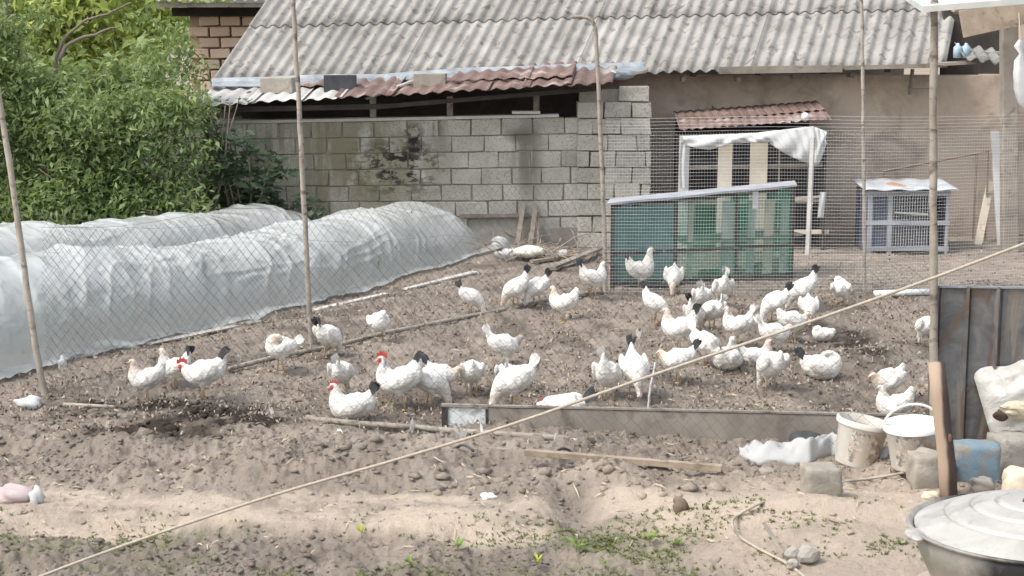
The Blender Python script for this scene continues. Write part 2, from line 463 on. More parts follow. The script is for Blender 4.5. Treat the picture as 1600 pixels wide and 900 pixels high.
M_LITL = pm('litter_pale', (0.25, 0.21, 0.17), (0.36, 0.31, 0.26), 20, 0.9, vary=0, kind='world')
pen_keep = lambda x, y: np.clip(sstep(11.3, 12.4, y) * (0.3 + vnoise(x * 2.1, y * 1.7, 98)), 0, 1) * np.where(y > 18.5, 0.3, 1)
scatter_strips('litter_dark', 7500, 0.012, 0.05, 0.007, M_LITD, 18, pen_keep, 'dark trampled leaf litter in the pen', 'litter', 0.016)
scatter_strips('litter_pale', 5000, 0.012, 0.045, 0.006, M_LITL, 19, pen_keep, 'pale dry leaf litter in the pen', 'litter', 0.018)
def feather_keep(x, y):
    k = np.full_like(x, 0.02)
    for (px, py, a) in ((920, 705, 1.0), (690, 680, 0.9), (850, 700, 0.5), (925, 465, 0.4), (600, 560, 0.1)):
        c = G(px, py); k = k + a * blob(x, y, (c.x, c.y), 0.28, 0.22)
    return k * (y > 11)
scatter_strips('feather_litter', 150, 0.03, 0.075, 0.009, M_FEATHER, 9, feather_keep, 'small white feathers shed on the soil by the plank', 'feathers', 0.015)

# sparse weeds on the near strip
def weeds(name, n, seed, keep, hmin, hmax, col1, col2, label):
    rr = np.random.default_rng(seed)
    y = rr.uniform(8.2, 9.9, n * 5); x = y * rr.uniform(-0.33, 0.25, n * 5)
    ok = rr.uniform(0, 1, n * 5) < keep(x, y); x, y = x[ok][:n], y[ok][:n]; n = len(x)
    z = ground_h(x, y); V = []; nb = 5
    for b in range(nb):
        a = rr.uniform(0, 6.28, n); l = rr.uniform(hmin, hmax, n); lean = rr.uniform(0.3, 1.1, n); wd = l * rr.uniform(0.10, 0.22, n)
        ux, uy = np.cos(a) * np.sin(lean), np.sin(a) * np.sin(lean); uz = np.cos(lean)
        for t_, ww in ((0, .25), (0.55, 1.0), (1.0, 0.05)):
            for s_ in (-1, 1):
                V.append(np.stack([x + ux * l * t_ - np.sin(a) * wd * ww * s_, y + uy * l * t_ + np.cos(a) * wd * ww * s_, z + uz * l * t_ * (1 - 0.25 * t_) - 0.004], 1))
    V = np.stack(V, 1); f = np.array([(6 * b + i, 6 * b + i + 1, 6 * b + i + 3, 6 * b + i + 2) for b in range(nb) for i in (0, 2)])
    F = (f[None] + (np.arange(n) * 6 * nb)[:, None, None]).reshape(-1, 4)
    o = np_mesh(name, V.reshape(-1, 3), F, leafmat(name + '_leaf', col1, col2)); o['kind'] = 'stuff'; o['label'] = label; o['category'] = 'weeds'
    return o
def leafmat(name, c1, c2, attr=False, trans=0.35):
    if name in MATS: return MATS[name]
    m, nt, o = new_mat(name)
    if attr:
        a = N(nt, 'ShaderNodeVertexColor'); a.layer_name = 'col'; f = a.outputs[0]
    else: f = ramp(nt, tex(nt, 6, 3, 0.6, 'world'), 0.35, 0.65)
    c = mixc(nt, f, c1, c2)
    d = N(nt, 'ShaderNodeBsdfPrincipled', Roughness=0.55); d.inputs['Specular IOR Level'].default_value = 0.3
    tr = N(nt, 'ShaderNodeBsdfTranslucent')
    L(nt, c, d.inputs['Base Color']); L(nt, mixc(nt, 0.5, c, (0.25, 0.32, 0.05)), tr.inputs['Color'])
    mx = N(nt, 'ShaderNodeMixShader'); mx.inputs[0].default_value = trans
    L(nt, d.outputs[0], mx.inputs[1]); L(nt, tr.outputs[0], mx.inputs[2]); L(nt, mx.outputs[0], o.inputs[0])
    return m
weeds('weeds', 3800, 3, lambda x, y: np.clip(soil_attr(x, y)[..., 2] * 0.9 * (vnoise(x * 4, y * 4, 17) > 0.40), 0, 1), 0.010, 0.034, (0.10, 0.13, 0.045), (0.20, 0.22, 0.09), 'sparse small weeds greening the near strip of soil')
def seedling(px, py, s, col, label, seed):
    p = GG(px, py); rr = random.Random(seed); mb = MB()
    mb.tube([p + Vector((0, 0, -0.01)), p + Vector((0.004, 0, s * 0.5))], 0.0025, 5)
    root = thing('seedling', label, 'seedling', p, 'seedlings on the near strip')
    mb.build('stem', leafmat('seedling_stem', (0.16, 0.2, 0.07), (0.2, 0.24, 0.09)), root)
    for k in range(7):
        a = rr.uniform(0, 6.28); l = s * rr.uniform(0.6, 1.0); el = rr.uniform(0.2, 1.0)
        u = Vector((math.cos(a) * math.cos(el), math.sin(a) * math.cos(el), math.sin(el))); sd_ = Vector((-math.sin(a), math.cos(a), 0))
        q = p + Vector((0, 0, s * rr.uniform(0.15, 0.5)))
        MB().add([q, q + u * l * .5 + sd_ * l * .17, q + u * l * .5 - sd_ * l * .17 , q + u * l - Vector((0, 0, l * .12))], [(0, 1, 3), (0, 3, 2)]).build('leaf', leafmat('seedling_leaf' + col[0], *col[1]), root)
YEL = ('y', ((0.42, 0.46, 0.06), (0.55, 0.56, 0.10))); GRN = ('g', ((0.16, 0.26, 0.06), (0.26, 0.36, 0.11)))
for k, (px, py, s, c, lb) in enumerate(((565, 838, 0.07, YEL, 'bright yellow green seedling on the bare sandy bank'), (715, 862, 0.09, GRN, 'green seedling at the foot of the sandy bank before the water gap'),
        (900, 862, 0.09, GRN, 'green seedling at the mouth of the gap in the bank'), (640, 888, 0.08, GRN, 'leafy seedling among clods below the yellow seedling'), (840, 885, 0.07, YEL, 'yellowish seedling low on the weedy strip before the gap'),
        (945, 886, 0.07, GRN, 'small pale seedling among clods past the gap'), (1015, 850, 0.08, GRN, 'seedling sprouting below the dark clod at the foot of the bank'), (1060, 853, 0.06, GRN, 'small sprout beside the tan hose below the bank'))):
    seedling(px, py, s, c, lb, k)
# ------------------------------------------------------------------ weathered materials
M_PLASTER = pm('mud_plaster', (0.39, 0.315, 0.25), (0.48, 0.395, 0.32), 1.3, 0.92, 18, 0.35, c3=(0.25, 0.20, 0.158), p3=(0.46, 0.70), s3=2.2, kind='world', vary=0, bd=0.02)
M_ASB = pm('asbestos_cement', (0.205, 0.196, 0.178), (0.325, 0.312, 0.288), 2.6, 0.9, 35, 0.5, c3=(0.13, 0.122, 0.108), p3=(0.54, 0.66), s3=7, kind='world', vary=0.07)
M_WOODG = pm('grey_wood', (0.175, 0.15, 0.125), (0.29, 0.255, 0.215), 3, 0.85, 30, 0.3, stretch=(1, 1, 1), c3=(0.095, 0.078, 0.065), p3=(0.55, 0.7), s3=5)
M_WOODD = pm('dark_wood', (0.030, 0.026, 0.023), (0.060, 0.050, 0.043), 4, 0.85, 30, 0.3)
M_WOODT = pm('tan_wood', (0.24, 0.188, 0.138), (0.35, 0.285, 0.215), 5, 0.75, 35, 0.25, c3=(0.14, 0.108, 0.08), p3=(0.52, 0.7), s3=6)
M_CREAM = pm('cream_board', (0.50, 0.43, 0.33), (0.62, 0.55, 0.45), 4, 0.7, 30, 0.2, c3=(0.33, 0.27, 0.2), p3=(0.6, 0.72), s3=7)
M_ZINC = pm('galvanised', (0.15, 0.17, 0.18), (0.34, 0.365, 0.38), 5.0, 0.5, 25, 0.3, metal=0.35, spec=0.5)
M_RUST = pm('rusty_red_sheet', (0.115, 0.074, 0.062), (0.205, 0.142, 0.122), 3, 0.8, 40, 0.3, c3=(0.34, 0.29, 0.265), p3=(0.56, 0.66), s3=3.0, kind='world', vary=0.2)
M_PALE = pm('pale_sheet', (0.33, 0.32, 0.30), (0.46, 0.447, 0.42), 3, 0.7, 40, 0.2, c3=(0.34, 0.27, 0.22), p3=(0.58, 0.66), s3=4, kind='world', vary=0.1)
M_CLOTH = pm('white_cloth', (0.42, 0.425, 0.42), (0.53, 0.535, 0.53), 5, 0.75, 60, 0.15, vary=0.05)
M_CONC = pm('concrete_grey', (0.24, 0.215, 0.18), (0.34, 0.31, 0.265), 7, 0.92, 45, 0.9, c3=(0.16, 0.14, 0.115), p3=(0.55, 0.7), s3=6)
M_BLACK = pm('black_paint', (0.03, 0.032, 0.036), (0.075, 0.08, 0.085), 7, 0.6, 40, 0.2)

# ------------------------------------------------------------------ block wall of the shed (stained concrete blocks)
def block_material():
    m, nt, o = new_mat('block_concrete')
    pos = N(nt, 'ShaderNodeNewGeometry').outputs['Position']
    base = mixc(nt, ramp(nt, tex(nt, 2.5, 6, 0.6, 'world'), 0.35, 0.65), (0.36, 0.34, 0.295), (0.49, 0.465, 0.41))
    base = mixc(nt, ramp(nt, tex(nt, 40, 4, 0.7, 'world'), 0.52, 0.62), base, (0.27, 0.255, 0.22))
    oi = N(nt, 'ShaderNodeObjectInfo'); hv = N(nt, 'ShaderNodeHueSaturation')
    mr = N(nt, 'ShaderNodeMapRange'); mr.inputs[3].default_value = 0.85; mr.inputs[4].default_value = 1.08
    L(nt, oi.outputs['Random'], mr.inputs[0]); L(nt, mr.outputs[0], hv.inputs['Value']); L(nt, base, hv.inputs['Color']); base = hv.outputs[0]
    def patch(c, r, lo, hi, noise_scale, stretch=None):
        mp = N(nt, 'ShaderNodeVectorMath', operation='SUBTRACT'); L(nt, pos, mp.inputs[0]); mp.inputs[1].default_value = c
        ms = N(nt, 'ShaderNodeVectorMath', operation='MULTIPLY'); L(nt, mp.outputs[0], ms.inputs[0]); ms.inputs[1].default_value = (1 / r[0], 0.0, 1 / r[1])
        ln = N(nt, 'ShaderNodeVectorMath', operation='LENGTH'); L(nt, ms.outputs[0], ln.inputs[0])
        k = N(nt, 'ShaderNodeMapRange'); k.inputs[1].default_value = 1.0; k.inputs[2].default_value = 0.3; L(nt, ln.outputs['Value'], k.inputs[0])
        f = ramp(nt, tex(nt, noise_scale, 6, 0.7, 'world', stretch), lo, hi)
        q = N(nt, 'ShaderNodeMath', operation='MULTIPLY'); L(nt, k.outputs[0], q.inputs[0]); L(nt, f, q.inputs[1])
        return q.outputs[0]
    def at(px, py): p = D(px, py, 21.05); return (p.x, p.y, p.z)
    for (px, py, r, lo, hi, sc, st, col) in (
            (560, 260, (1.3, 0.95), 0.36, 0.52, 3.5, (1, 1, 0.35), (0.205, 0.185, 0.125)),      # green brown run-off
            (505, 250, (0.28, 0.95), 0.38, 0.52, 5, (2.5, 1, 0.3), (0.20, 0.175, 0.12)),
            (420, 230, (0.35, 0.5), 0.42, 0.55, 5, (2.5, 1, 0.3), (0.22, 0.20, 0.14)),
            (825, 250, (0.22, 0.75), 0.34, 0.48, 5, (2.5, 1, 0.25), (0.185, 0.17, 0.14)),
            (815, 212, (0.25, 0.12), 0.25, 0.4, 5, None, (0.16, 0.15, 0.125)),
            (622, 262, (0.72, 0.46), 0.495, 0.545, 7, (1, 1, 2.2), (0.035, 0.032, 0.026)),       # black moss
            (645, 215, (0.16, 0.22), 0.49, 0.53, 7, None, (0.03, 0.028, 0.024)),
            (650, 235, (0.22, 0.08), 0.46, 0.52, 9, None, (0.03, 0.028, 0.024)),
            (680, 200, (0.2, 0.3), 0.45, 0.6, 6, (2, 1, 0.4), (0.22, 0.20, 0.16))):
        base = mixc(nt, patch(at(px, py), r, lo, hi, sc, st), base, col)
    p = N(nt, 'ShaderNodeBsdfPrincipled', Roughness=0.95); p.inputs['Specular IOR Level'].default_value = 0.15
    L(nt, base, p.inputs['Base Color'])
    L(nt, bump(nt, tex(nt, 45, 6, 0.75, 'world'), 0.6, 0.012), p.inputs['Normal'])
    L(nt, p.outputs[0], o.inputs[0])
    return m
M_BLOCK = block_material()
M_MORTAR = pm('mortar', (0.25, 0.23, 0.20), (0.37, 0.345, 0.305), 9, 0.95, 60, 0.4, kind='world', vary=0)
WY = 21.1
wall = thing('block_wall', 'weathered grey concrete block wall streaked with black moss below the rusty shed roof', 'wall', (-1.3, WY, 0))
def wtop(x):                                             # the course lines dip slightly to the left
    return 1.0 + (-0.055 * np.clip((1.0 - x) / 4.5, 0, 1.3))
XL, XR = -4.35, 0.86
mb = MB(); mb.box(((XL + XR) / 2, WY + 0.11, 0.735), (XR - XL - 0.02, 0.165, 1.55)); mb.build('mortar', M_MORTAR, wall)
rr = random.Random(3)
def block(x0, x1, z0, z1, y0=WY, par=None, depth=0.18, name='block'):
    j = 0.010
    vs = []
    for yy, e in ((y0, 0.0), (y0 + depth, 0.0)):
        for (xx, zz) in ((x0, z0), (x1, z0), (x1, z1), (x0, z1)):
            zz2 = zz * float(wtop(xx)) if y0 == WY and zz < 1.65 else zz
            vs.append((xx + rr.uniform(-j, j), yy + rr.uniform(-j, j) * 1.3, zz2 + rr.uniform(-j, j) * 0.7))
    return MB().add(vs, [(0, 1, 2, 3), (5, 4, 7, 6), (0, 4, 5, 1), (3, 2, 6, 7), (0, 3, 7, 4), (1, 5, 6, 2)]).build(name, M_BLOCK, par, bevel=0.009)
for c in range(8):
    z0 = c * 0.197 + 0.005 - 0.03; z1 = z0 + 0.187
    x = XL - (0.19 if c % 2 else 0.0)
    while x < XR:
        wd = rr.uniform(0.345, 0.39)
        x0, x1 = max(x, XL), min(x + wd - 0.010, XR)
        rec = c <= 1 and x1 > -0.48 and x0 < 0.16
        if x1 - x0 > 0.05 and not rec and not (c == 0 and x0 > 0.16): block(x0, x1, z0, z1, par=wall)
        x += wd
MB().box((0.5, WY + 0.05, 0.11), (0.74, 0.2, 0.26), jit=0.01).build('footing', pm('old_footing', (0.20, 0.18, 0.155), (0.28, 0.26, 0.225), 5, 0.95, 30, 0.5), wall, bevel=0.01)
# capping slab
mb = MB()
pts = [(XL, WY + 0.09, 1.565 * float(wtop(XL))), (-2, WY + 0.09, 1.565 * float(wtop(-2))), (0.55, WY + 0.09, 1.568 * float(wtop(.55)))]
for a, b in zip(pts[:-1], pts[1:]): mb.beam(a, b, 0.22, 0.035)
mb.build('capping', pm('cap_render', (0.45, 0.43, 0.39), (0.55, 0.53, 0.49), 6, 0.9), wall)
MB().beam((0.0, WY - 0.02, 1.6), (0.33, WY - 0.02, 1.6), 0.14, 0.03).build('capping', MATS['cap_render'], wall)
# brown boarded recess at the foot
MB().box((-0.16, WY + 0.06, 0.17), (0.64, 0.05, 0.36)).build('recess_panel', pm('brown_panel', (0.12, 0.10, 0.085), (0.17, 0.145, 0.125), 3, 0.85, 30, 0.3), wall)
MB().beam((-0.62, WY - 0.01, 0.375), (0.2, WY - 0.015, 0.385), 0.05, 0.04).build('beam', M_WOODG, wall)
# raised pier of blocks at the right end, standing a little forward
pier = thing('block_pier', 'taller pier of pale concrete blocks at the end of the mossy wall', 'pillar', (1.2, WY, 0))
mb = MB(); mb.box((1.19, WY + 0.12, 0.94), (0.80, 0.2, 1.86)); mb.build('mortar', M_MORTAR, pier)
for c in range(10):
    z0 = c * 0.192; z1 = z0 + 0.18
    x = 0.765 - (0.17 if c % 2 else 0)
    while x < 1.63:
        wd = rr.uniform(0.3, 0.37); x0, x1 = max(x, 0.77), min(x + wd - 0.014, 1.63)
        if x1 - x0 > 0.05 and not (c == 9 and x0 < 1.0): block(x0, x1, z0, z1, WY - 0.06, pier, 0.3)
        x += wd

# ------------------------------------------------------------------ big barn: plaster wall, asbestos cement roof
barn = thing('barn', 'long mud plastered barn under a grey corrugated asbestos roof', 'barn', (1.0, 22.2, 0))
BY = 22.0
MB().box((1.45, BY + 0.15, 1.0), (9.1, 0.3, 1.98)).build('wall', M_PLASTER, barn)
MB().box((5.9, BY + 0.5, 1.0), (0.3, 0.9, 2.0)).build('side_wall', M_PLASTER, barn)
EA, EB = D(330, 130, 21.62), D(1478, 103, 21.42)
EU = (EB - EA).normalized()
UP = Vector((0.27, 0.78, 0.52)).normalized()
roof_n = EU.cross(UP).normalized()
RL = (EB - EA).length
ns = 9; SWid = 1.2; step = 1.05
for row, (l0, ln) in enumerate(((0.0, 1.42), (1.22, 1.65), (2.72, 1.6))):
    for k in range(ns):
        og = EA + EU * (step * k) + UP * (l0 + random.uniform(-0.012, 0.02)) + roof_n * (0.016 * row + 0.004 * (k % 2))
        corr('roof_sheet', og, EU, UP, SWid if k < ns - 1 else RL - step * k, ln, 0.15, 0.021, M_ASB, barn, 0.007, 6, rag=0.006, seed=row * 20 + k)
mb = MB()
for k in range(11):
    a = EA + EU * (RL * (k + 0.4) / 11.3) - roof_n * 0.09 + UP * 0.10
    MB().beam(a, a + UP * 3.6, 0.07, 0.10).build('rafter', M_WOODD, barn)
MB().beam(EA - roof_n * 0.045 + UP * 0.3, EB - roof_n * 0.045 + UP * 0.3, 0.06, 0.035, up=roof_n).build('batten', M_WOODD, barn)
MB().beam(D(1123, 110, 21.40), D(1316, 107, 21.39), 0.035, 0.085).build('fascia_board', M_WOODG, barn)
MB().beam(D(1320, 106, 21.42), D(1480, 102, 21.41), 0.03, 0.05).build('fascia_board', M_WOODG, barn)
MB().box((1.6, 25.0, 1.6), (7.6, 0.3, 3.2)).build('back_wall', M_PLASTER, barn)
MB().box((-3.1, 23.2, 0.9), (0.3, 2.0, 1.8)).build('side_wall', M_PLASTER, barn)
# small things under the eave
for (px, py) in ((1065, 122), (1150, 122), (1237, 118), (1325, 116)):
    p = D(px, py, 21.9); MB().beam(p, p + Vector((0, -0.3, 0.0)), 0.05, 0.06).build('rafter_end', M_WOODG, barn)
sl = MB().beam(D(1426, 108, 21.85), D(1421, 148, 21.88), 0.03, 0.035)
sl.build('hanging_batten', M_WOODG, barn)
MB().beam(D(1420, 139, 21.9), D(1462, 138, 21.9), 0.015, 0.015).build('nail_batten', M_WOODG, barn)
crk = [D(1113, 166, 21.985), D(1116, 175, 21.985), D(1150, 174, 21.985), D(1190, 177, 21.985), D(1230, 174, 21.985)]
MB().tube(crk, 0.008, 5).build('iron_strip', M_BLACK, barn)

# ------------------------------------------------------------------ lean-to shed roof over the block wall
shed = thing('lean_to_roof', 'low lean-to roof of rusty red and pale corrugated sheets above the block wall', 'roof', (-1.3, 21.1, 1.6))
SA, SB = D(300, 166, 20.55), D(945, 130, 20.55)
SU = (SB - SA).normalized(); SUPv = Vector((0.10, 1.0, 0.16)).normalized(); SL = (SB - SA).length
cuts = [0, .13, .25, .345, .47, .58, .70, .80, .90, 1.0]
for k in range(9):
    a, b = cuts[k] * SL, cuts[k + 1] * SL + 0.09
    mt = M_PALE if k in (0, 1, 2) else M_RUST
    ln = (1.25, 0.75, .62, 1.2, 1.28, 1.15, 1.3, 1.2, 1.25)[k]
    corr('roof_sheet', SA + SU * a + Vector((0, random.uniform(-.05, .03), 0.008 * (k % 2))), SU, SUPv, b - a, ln, 0.175, 0.014, mt, shed, 0.004, 5, rag=0.012, seed=50 + k)
for (u, l0, ln, wd, mt) in ((.13, .62, .6, .9, M_RUST), (.62, .42, .8, .9, M_RUST), (.80, .35, .85, .55, M_RUST)):
    corr('roof_sheet', SA + SU * u * SL + SUPv * l0 + Vector((0, 0, 0.035)), SU, SUPv, wd, ln, 0.175, 0.012, mt, shed, 0.004, 5, rag=0.02, seed=int(u * 99))
for (px0, py0, px1, py1, mt, wd) in ((572, 157, 612, 143, M_PALE, .09), (520, 152, 545, 147, M_PALE, .07), (620, 139, 650, 128, M_PALE, .07), (702, 131, 797, 128, M_RUST, .05), (690, 140, 800, 139, M_PALE, .06), (745, 134, 830, 125, M_RUST, .04), (600, 140, 700, 134, M_RUST, .03)):
    MB().beam(D(px0, py0 - 3, 20.95), D(px1, py1 - 3, 21.05), wd, 0.022).build('loose_board', mt, shed)
MB().beam(D(318, 172, 20.75), D(600, 166, 20.75), 0.05, 0.06).build('purlin', M_WOODD, shed)
MB().beam(D(600, 166, 20.75), D(940, 138, 20.85), 0.05, 0.05).build('purlin', M_WOODD, shed)
for px in (330, 583, 703, 838):
    p = D(px, 168 if px < 800 else 160, 21.15); MB().beam((p.x, p.y, 1.44), p + Vector((0, 0, 0.13)), 0.07, 0.07).build('prop', M_CONC if px == 583 else M_WOODG, shed)
MB().box((-1.2, 21.62, 1.52), (4.9, 0.04, 0.62)).build('back_board', M_WOODD, shed)  # added dark lining, stands in for the deep shade in the eave gap
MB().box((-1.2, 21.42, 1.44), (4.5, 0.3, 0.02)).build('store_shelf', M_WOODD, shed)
# zinc flashing along the roof joint
fl = thing('zinc_flashing', 'shiny galvanised flashing strip where the barn roof meets the rusty lean-to', 'flashing', (-1.0, 21.5, 1.8))
fp = [(328, 128), (420, 126), (520, 122), (600, 122), (640, 118), (705, 113), (760, 111), (850, 108), (935, 105), (1003, 103)]
for k, (a, b) in enumerate(zip(fp[:-1], fp[1:])):
    A, B = D(a[0], a[1], 21.5), D(b[0] + 3, b[1], 21.5)
    A2, B2 = A + Vector((0.02, -0.16, -0.055 + random.uniform(-.02, .02))), B + Vector((0.02, -0.16, -0.055 + random.uniform(-.02, .02)))
    A3, B3 = A + Vector((0.02, 0.05, 0.045)), B + Vector((0.02, 0.05, 0.045))
    e = Vector((0, 0, -0.004)); z = Vector((0, 0, 0.004 * (k % 2)))
    V = [A2 + z, B2 + z, A + z, B + z, A3 + z, B3 + z]
    MB().add(V + [q + e for q in V], [(0, 1, 3, 2), (2, 3, 5, 4), (7, 6, 8, 9), (9, 8, 10, 11), (0, 6, 7, 1), (5, 11, 10, 4), (0, 2, 8, 6), (2, 4, 10, 8), (3, 1, 7, 9), (5, 3, 9, 11)]).build('strip', M_ZINC, fl)
MB().beam(D(955, 122, 21.3), D(1012, 110, 21.25), 0.28, 0.03).build('end_board', M_WOODG, fl)
MB().lump(D(968, 117, 21.15), 0.13, 4, (1.4, .7, .5), 0.3).build('crumpled_sheet', M_ZINC, fl)
# blocks weighing the sheets down
for (px0, px1, py0, py1, mt, lb, gr) in ((408, 458, 121, 143, M_CONC, 'pale concrete block weighing down the white sheets of the lean-to roof', None),
                                         (506, 556, 117, 141, M_BLACK, 'black painted concrete block on the lean-to roof', None),
                                         (647, 697, 114, 137, M_CONC, 'pale concrete block on the rusty red sheets of the lean-to roof', None)):
    a, b = D(px0, py1, 20.98), D(px1, py0, 20.98)
    mb = MB().box(((a.x + b.x) / 2, 21.06, (a.z + b.z) / 2 - 0.012), (b.x - a.x, 0.18, b.z - a.z + 0.02), Euler((0, 0, random.uniform(-.15, .15))).to_matrix(), jit=0.006)
    tag(mb.build('roof_block', mt, None, bevel=0.008, origin=((a.x + b.x) / 2, 21.06, a.z)), lb, 'concrete block', 'blocks on the lean-to roof')

# ------------------------------------------------------------------ adobe brick house behind the tree
house = thing('brick_house', 'tan adobe brick house showing between the tree and the grey barn roof', 'house', (-3.4, 26.2, 0))
HY = 26.0
M_ADOBE = pm('adobe', (0.54, 0.40, 0.30), (0.63, 0.48, 0.37), 3, 0.95, 30, 0.5, kind='world', vary=0.13)
MB().box((-3.35, HY + 0.2, 1.38), (2.56, 0.3, 2.76)).build('wall_core', pm('adobe_mortar', (0.30, 0.21, 0.155), (0.40, 0.29, 0.215), 6, 0.95), house)
mesh_b = None
for c in range(13):
    z = 0.9 + c * 0.155
    for k in range(8):
        x = -4.50 + k * 0.31 + (0.155 if c % 2 else 0)
        if x > -2.7: continue
        if mesh_b is None:
            mesh_b = MB().box((0, 0, 0), (0.285, 0.12, 0.132), jit=0.006).build('brick', M_ADOBE, house, bevel=0.012)
            o = mesh_b
        else:
            o = mesh_b.copy(); COL.objects.link(o)
        o.location = Vector((x, HY + random.uniform(-.012, .012), z)) - WLOC[house]
        if mesh_b is o:
            for v in o.data.vertices: v.co += Vector(WLOC[house])
        o.rotation_euler = (random.uniform(-.02, .02), random.uniform(-.03, .03), random.uniform(-.03, .03))
MB().box((-3.4, HY - 0.25, 2.83), (3.1, 0.9, 0.06)).build('eave_board', M_WOODG, house)
MB().box((-3.4, HY - 0.02, 2.73), (2.9, 0.25, 0.12)).build('eave_beam', M_WOODD, house)
corr('roof_sheet', (-5.0, HY - 0.75, 2.90), (1, 0, 0), (0, 1, 0.25), 3.2, 3.0, 0.15, 0.025, M_ASB, house)
# ------------------------------------------------------------------ trees
def leaf_cloud(clumps, n, size, rr, aspect=0.45, droop=0.25, shell=0.45):
    """leaf blades (6 verts, 4 tris as 2 quads) through the volume of the clumps"""
    w_ = np.array([c[3] * c[4] * c[5] for c in clumps]) ** 0.75; w_ = w_ / w_.sum()
    idx = rr.choice(len(clumps), n, p=w_)
    C = np.array([c[:3] for c in clumps])[idx]; R = np.array([c[3:6] for c in clumps])[idx]
    d = rr.normal(size=(n, 3)); d /= np.linalg.norm(d, axis=1, keepdims=True)
    rad = rr.uniform(0, 1, n) ** (shell)
    P = C + d * rad[:, None] * R
    # twig grouping: snap groups of leaves round shared sprig points
    grp = rr.integers(0, max(1, n // 9), n)
    sprig = P[rr.integers(0, n, max(1, n // 9))]
    P = sprig[grp] + rr.normal(size=(n, 3)) * size * 0.95
    dirn = rr.normal(size=(n, 3)) + 0.9 * d; dirn[:, 2] -= droop
    dirn /= np.linalg.norm(dirn, axis=1, keepdims=True)
    s = np.cross(dirn, rr.normal(size=(n, 3)) + np.array([0, 0, 2.0])); s /= np.linalg.norm(s, axis=1, keepdims=True)
    nm = np.cross(s, dirn)
    l = size * rr.uniform(0.45, 1.65, n); wd = l * aspect * 0.5
    V = np.stack([P, P + dirn * (l * .5)[:, None] + s * wd[:, None] + nm * (l * .06)[:, None], P + dirn * l[:, None] - nm * (l * .10)[:, None], P + dirn * (l * .5)[:, None] - s * wd[:, None] + nm * (l * .06)[:, None]], 1)
    f = np.array([(0, 1, 2, 3)])
    F = (f[None] + (np.arange(n) * 4)[:, None, None]).reshape(-1, 4)
    tone = np.clip((vn3(sprig[grp]) - .5) * 1.5 + .35 + rr.uniform(-.15, 0.4, n) + .5 * (rr.uniform(0, 1, max(1, n // 9))[grp] > .86), 0, 1)
    at = np.repeat(np.stack([tone, tone, tone, np.ones(n)], 1)[:, None, :], 4, 1).reshape(-1, 4)
    return V.reshape(-1, 3), F, at
def vn3(P): return 0.5 * (vnoise(P[:, 0] * 2.3, P[:, 2] * 2.3 + P[:, 1], 5) + vnoise(P[:, 1] * 2.1 + 9, P[:, 2] * 2.7, 6))
M_BARK = pm('bark', (0.14, 0.115, 0.09), (0.22, 0.185, 0.15), 8, 0.95, 30, 0.6, stretch=(1, 1, 0.3))
def tree(name, label, cat, base, clumps, n, size, mat, seed, trunk_r=0.09, limbs=10, group=None, aspect=0.45, stems=1, droop=.25):
    rr = np.random.default_rng(seed); r2 = random.Random(seed)
    root = thing(name, label, cat, base, group)
    mb = MB()
    base = Vector(base)
    order = sorted(range(len(clumps)), key=lambda i: -clumps[i][3])[:limbs]
    for st in range(stems):
        b0 = base + Vector((r2.uniform(-.25, .25) * (stems > 1), r2.uniform(-.2, .2) * (stems > 1), -0.1))
        cz = np.mean([c[2] for c in clumps]); cx = np.mean([c[0] for c in clumps]); cy = np.mean([c[1] for c in clumps])
        top = Vector((cx + r2.uniform(-.3, .3), cy, cz))
        mid = b0.lerp(top, 0.5) + Vector((r2.uniform(-.1, .1), r2.uniform(-.1, .1), 0))
        mb.tube([b0, mid, top], [trunk_r, trunk_r * .8, trunk_r * .5], 9)
        for i in order[st::stems]:
            c = Vector(clumps[i][:3])
            s0 = b0.lerp(top, r2.uniform(0.35, 0.9)); m_ = s0.lerp(c, 0.5) + Vector((0, 0, r2.uniform(0, .15)))
            mb.tube([s0, m_, c], [trunk_r * .45, trunk_r * .3, trunk_r * .12], 6)
            for q in range(4):
                e = c + Vector([r2.uniform(-1, 1) * clumps[i][3 + a] * .9 for a in range(3)])
                mb.tube([m_.lerp(c, r2.random()), e], [trunk_r * .12, trunk_r * .05], 4)
    mb.build('trunk', M_BARK, root, smooth=True)
    V, F, at = leaf_cloud(clumps, n, size, rr, aspect, droop)
    np_mesh('crown', V, F, mat, root, attr=at)
    return root
LF_GREY = leafmat('leaf_grey_green', (0.115, 0.17, 0.072), (0.31, 0.395, 0.18), True, 0.45)
LF_BRIGHT = leafmat('leaf_bright', (0.36, 0.46, 0.12), (0.68, 0.74, 0.30), True, 0.6)
LF_FIG = leafmat('leaf_fig', (0.035, 0.062, 0.036), (0.115, 0.165, 0.095), True, 0.22)
LF_FAR = leafmat('leaf_far', (0.14, 0.22, 0.07), (0.36, 0.44, 0.17), True, 0.5)
def cl(lst, d):                                     # clumps from survey bearings
    out = []
    for (px, py, rpx, dd) in lst:
        p = D(px, py, d + dd); r = rpx * (d + dd) / FPX
        out.append((p.x, p.y, p.z, r * 1.05, r * 0.9, r * 0.9))
    return out
